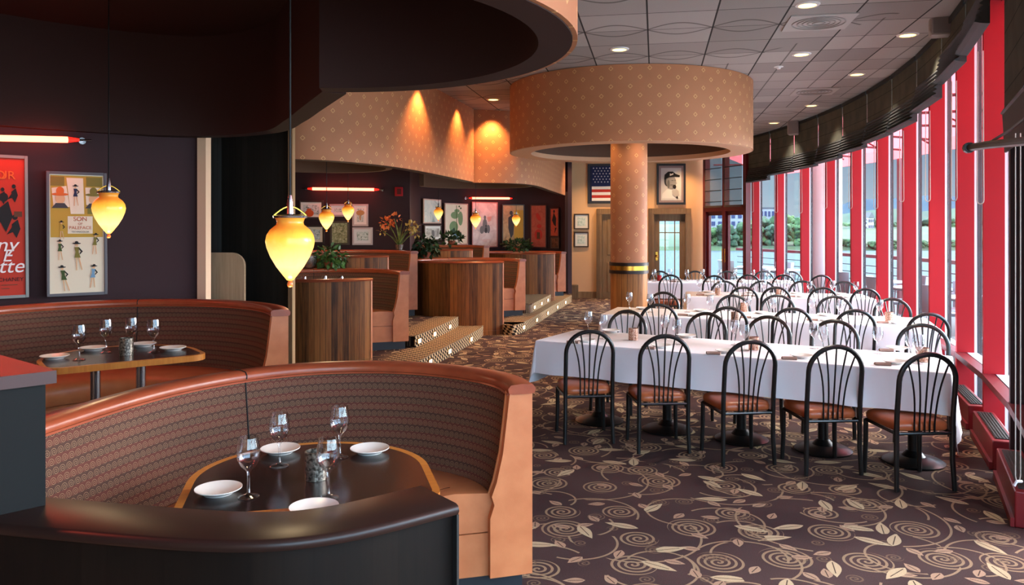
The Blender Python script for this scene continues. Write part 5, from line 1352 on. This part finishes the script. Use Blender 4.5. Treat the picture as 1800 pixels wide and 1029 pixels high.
# ------------------------------------------------------------------ step lights
def step_light(p, yaw, lb):
    r = thing('step_light', lb, 'step light', p, yaw, 'lights in the step risers')
    m = MB(); m.box((0, 0, 0), (.012, .13, .075)); m.obj('frame', M['brass'], r, 0)
    m = MB(); m.box((.007, 0, 0), (.006, .105, .052)); m.obj('lens', M['step_glow'], r, 0)
def on_edge(pts, Y):
    for a, b in zip(pts, pts[1:]):
        if a[1] <= Y <= b[1]:
            t = (Y-a[1])/(b[1]-a[1]); return a[0]+(b[0]-a[0])*t, math.atan2(b[1]-a[1], b[0]-a[0])-PI/2
e1 = catmull([(-1.36, 6.6), (-1.3, 7.4), (-1.1, 9.0), (-.8, 10.5), (-.52, 11.9), (-.45, 12.5)], 6); e2 = catmull([(-1.24, 10.12), (-1.17, 10.45), (-1.07, 10.95), (-.88, 12.0)], 6); e3 = catmull([(.12, 12.62), (.32, 13.4), (.8, 15.6), (1.33, 17.9)], 6); e4 = [(.34, 14.3), (.46, 14.8), (.78, 16.3)]
for e_, z, ys, nm in ((e1, .075, (8.55, 9.55, 10.35, 11.45), 'lower riser left of the partition'), (e2, .225, (10.25, 10.9, 11.7), 'upper riser left of the partition'), (e3, .075, (12.8, 13.8, 14.9, 16.0, 17.0), 'lower riser right of the partition'), (e4, .225, (14.5, 15.2, 15.9), 'upper riser right of the partition')):
    for q, Y in enumerate(ys):
        x, yw = on_edge(e_, Y); step_light((x+.018*math.cos(yw), Y+.018*math.sin(yw), z), yw, 'small light in the %s, %s from the near end' % (nm, ORD[q]))

# ------------------------------------------------------------------ plants
def leaf_cloud(m, n, rx, ry, rz, c, ls, rnd, droop=.5, mi=0):
    for _ in range(n):
        while True:
            p = Vector((rnd.uniform(-1, 1), rnd.uniform(-1, 1), rnd.uniform(-1, 1)))
            if .25 < p.length < 1: break
        o = Vector((p.x*rx, p.y*ry, p.z*rz))+Vector(c)
        dirn = (p+Vector((rnd.uniform(-.5, .5), rnd.uniform(-.5, .5), rnd.uniform(-.6, .6)-droop))).normalized()
        s = dirn.cross(Vector((rnd.uniform(-1, 1), rnd.uniform(-1, 1), 1))).normalized(); u = s.cross(dirn); l = ls*rnd.uniform(.6, 1.2); w = l*.33
        a = o; b = o+dirn*l*.45+s*w+u*l*.06; d_ = o+dirn*l*.45-s*w+u*l*.06; t = o+dirn*l-u*l*.12; mid = o+dirn*l*.5-u*l*.03
        va, vb, vd, vt, vm = [m.bm.verts.new(q) for q in (a, b, d_, t, mid)]
        for f in ((va, vm, vb), (va, vd, vm), (vb, vm, vt), (vd, vt, vm)): m.face(list(f), mi=mi)
def potted(name, lb, p, rx, ry, rz, zc, n, ls, leafm, pot, potr, poth, droop, seed):
    rnd = random.Random(seed); r = thing(name, lb, 'plant', p)
    MB().lathe([(0, 0), (potr*.6, 0), (potr, poth*.6), (potr, poth), (potr*.9, poth), (potr*.85, poth*.8), (0, poth*.8)], 24).obj('pot', pot, r)
    m = MB(); leaf_cloud(m, n, rx, ry, rz, (0, 0, zc), ls, rnd, droop); m.obj('foliage', leafm, r, 60)
    m = MB()
    for q in range(7): a = q*.9; m.tube([(0, 0, poth*.7), (rx*.35*math.cos(a), ry*.35*math.sin(a), zc*.9), (rx*.75*math.cos(a), ry*.75*math.sin(a), zc)], .006, 5)
    m.obj('stem', leafm, r)
potted('potted_ivy', 'leafy green ivy trailing beside a silver bowl behind the big amber lamp', (-2.45, 10.72, 1.145), .22, .15, .15, .13, 240, .085, M['leaf'], M['pot_terra'], .09, .09, .5, 1)
r = thing('silver_bowl', 'shiny silver bowl on the booth back, left of the ivy', 'bowl', (-2.72, 10.64, 1.143))
MB().lathe([(0, 0), (.06, 0), (.09, .03), (.11, .09), (.115, .16), (.108, .16), (.1, .09), (.08, .035), (0, .015)], 28).obj('bowl', M['pot'], r)
# orange lily on the back of the booth under the framed prints
p = Vector((-1.82, 12.86, 1.325)); rnd = random.Random(5)
r = thing('flower_arrangement', 'orange lilies in a small pot on the booth back right of the framed prints', 'flowers', p)
MB().lathe([(0, 0), (.05, 0), (.07, .08), (.062, .08), (.05, .06), (0, .06)], 20).obj('pot', M['pot'], r)
m = MB()
for q in range(16):
    a = rnd.uniform(0, 6.28); k = rnd.uniform(.12, .34); h = rnd.uniform(.2, .5)
    c0 = Vector((0, 0, .05)); c1 = Vector((k*.4*math.cos(a), k*.3*math.sin(a), h*.8)); c2 = Vector((k*math.cos(a), k*.6*math.sin(a), h*rnd.uniform(.8, 1.05)))
    s_ = Vector((-math.sin(a), math.cos(a), 0))*.012; prev = None
    for t in (0, .25, .5, .75, 1):
        b = c0*(1-t)**2+c1*2*t*(1-t)+c2*t*t; w = s_*(1-t*.9)
        cur = (m.bm.verts.new(b-w), m.bm.verts.new(b+Vector((0, 0, .004))), m.bm.verts.new(b+w))
        if prev: m.face([prev[0], prev[1], cur[1], cur[0]]); m.face([prev[1], prev[2], cur[2], cur[1]])
        prev = cur
m.obj('leaves', M['leaf_lily'], r)
for (cx, cz, mt, nm, n) in ((-.2, .43, M['petal'], 'lily_flower', 40), (-.08, .5, M['petal'], 'lily_flower', 24), (.2, .36, M['petal_pale'], 'flower_bud', 40), (.27, .28, M['petal_pale'], 'flower_bud', 24), (-.27, .3, M['petal_pale'], 'flower_bud', 14)):
    m = MB(); leaf_cloud(m, n, .09, .07, .08, (cx, 0, cz), .07, rnd, .0); f_ = m.obj(nm, mt, r)
    m = MB(); m.tube([(0, 0, .05), (cx*.5, 0, cz*.7), (cx, 0, cz)], .005, 5); m.obj('stem', M['leaf_lily'], f_)
potted('potted_fern', 'dark green fern at the left end of the broad middle-distance booth', (-1.52, 14.08, 1.145), .24, .2, .16, .20, 240, .1, M['leaf_dark'], M['pot_terra'], .09, .1, .7, 2)
potted('potted_plant', 'spiky dark plant on the booth back in front of the tall cream poster', (-1.25, 16.5, 1.325), .24, .14, .11, .12, 110, .12, M['leaf_dark'], M['pot_terra'], .08, .08, -.5, 3)
potted('potted_plant', 'low dark bushy plant on the farthest booth in front of the mustard poster', (.12, 18.32, 1.145), .34, .12, .12, .12, 260, .1, M['leaf_dark'], M['pot_terra'], .08, .08, -.2, 4)
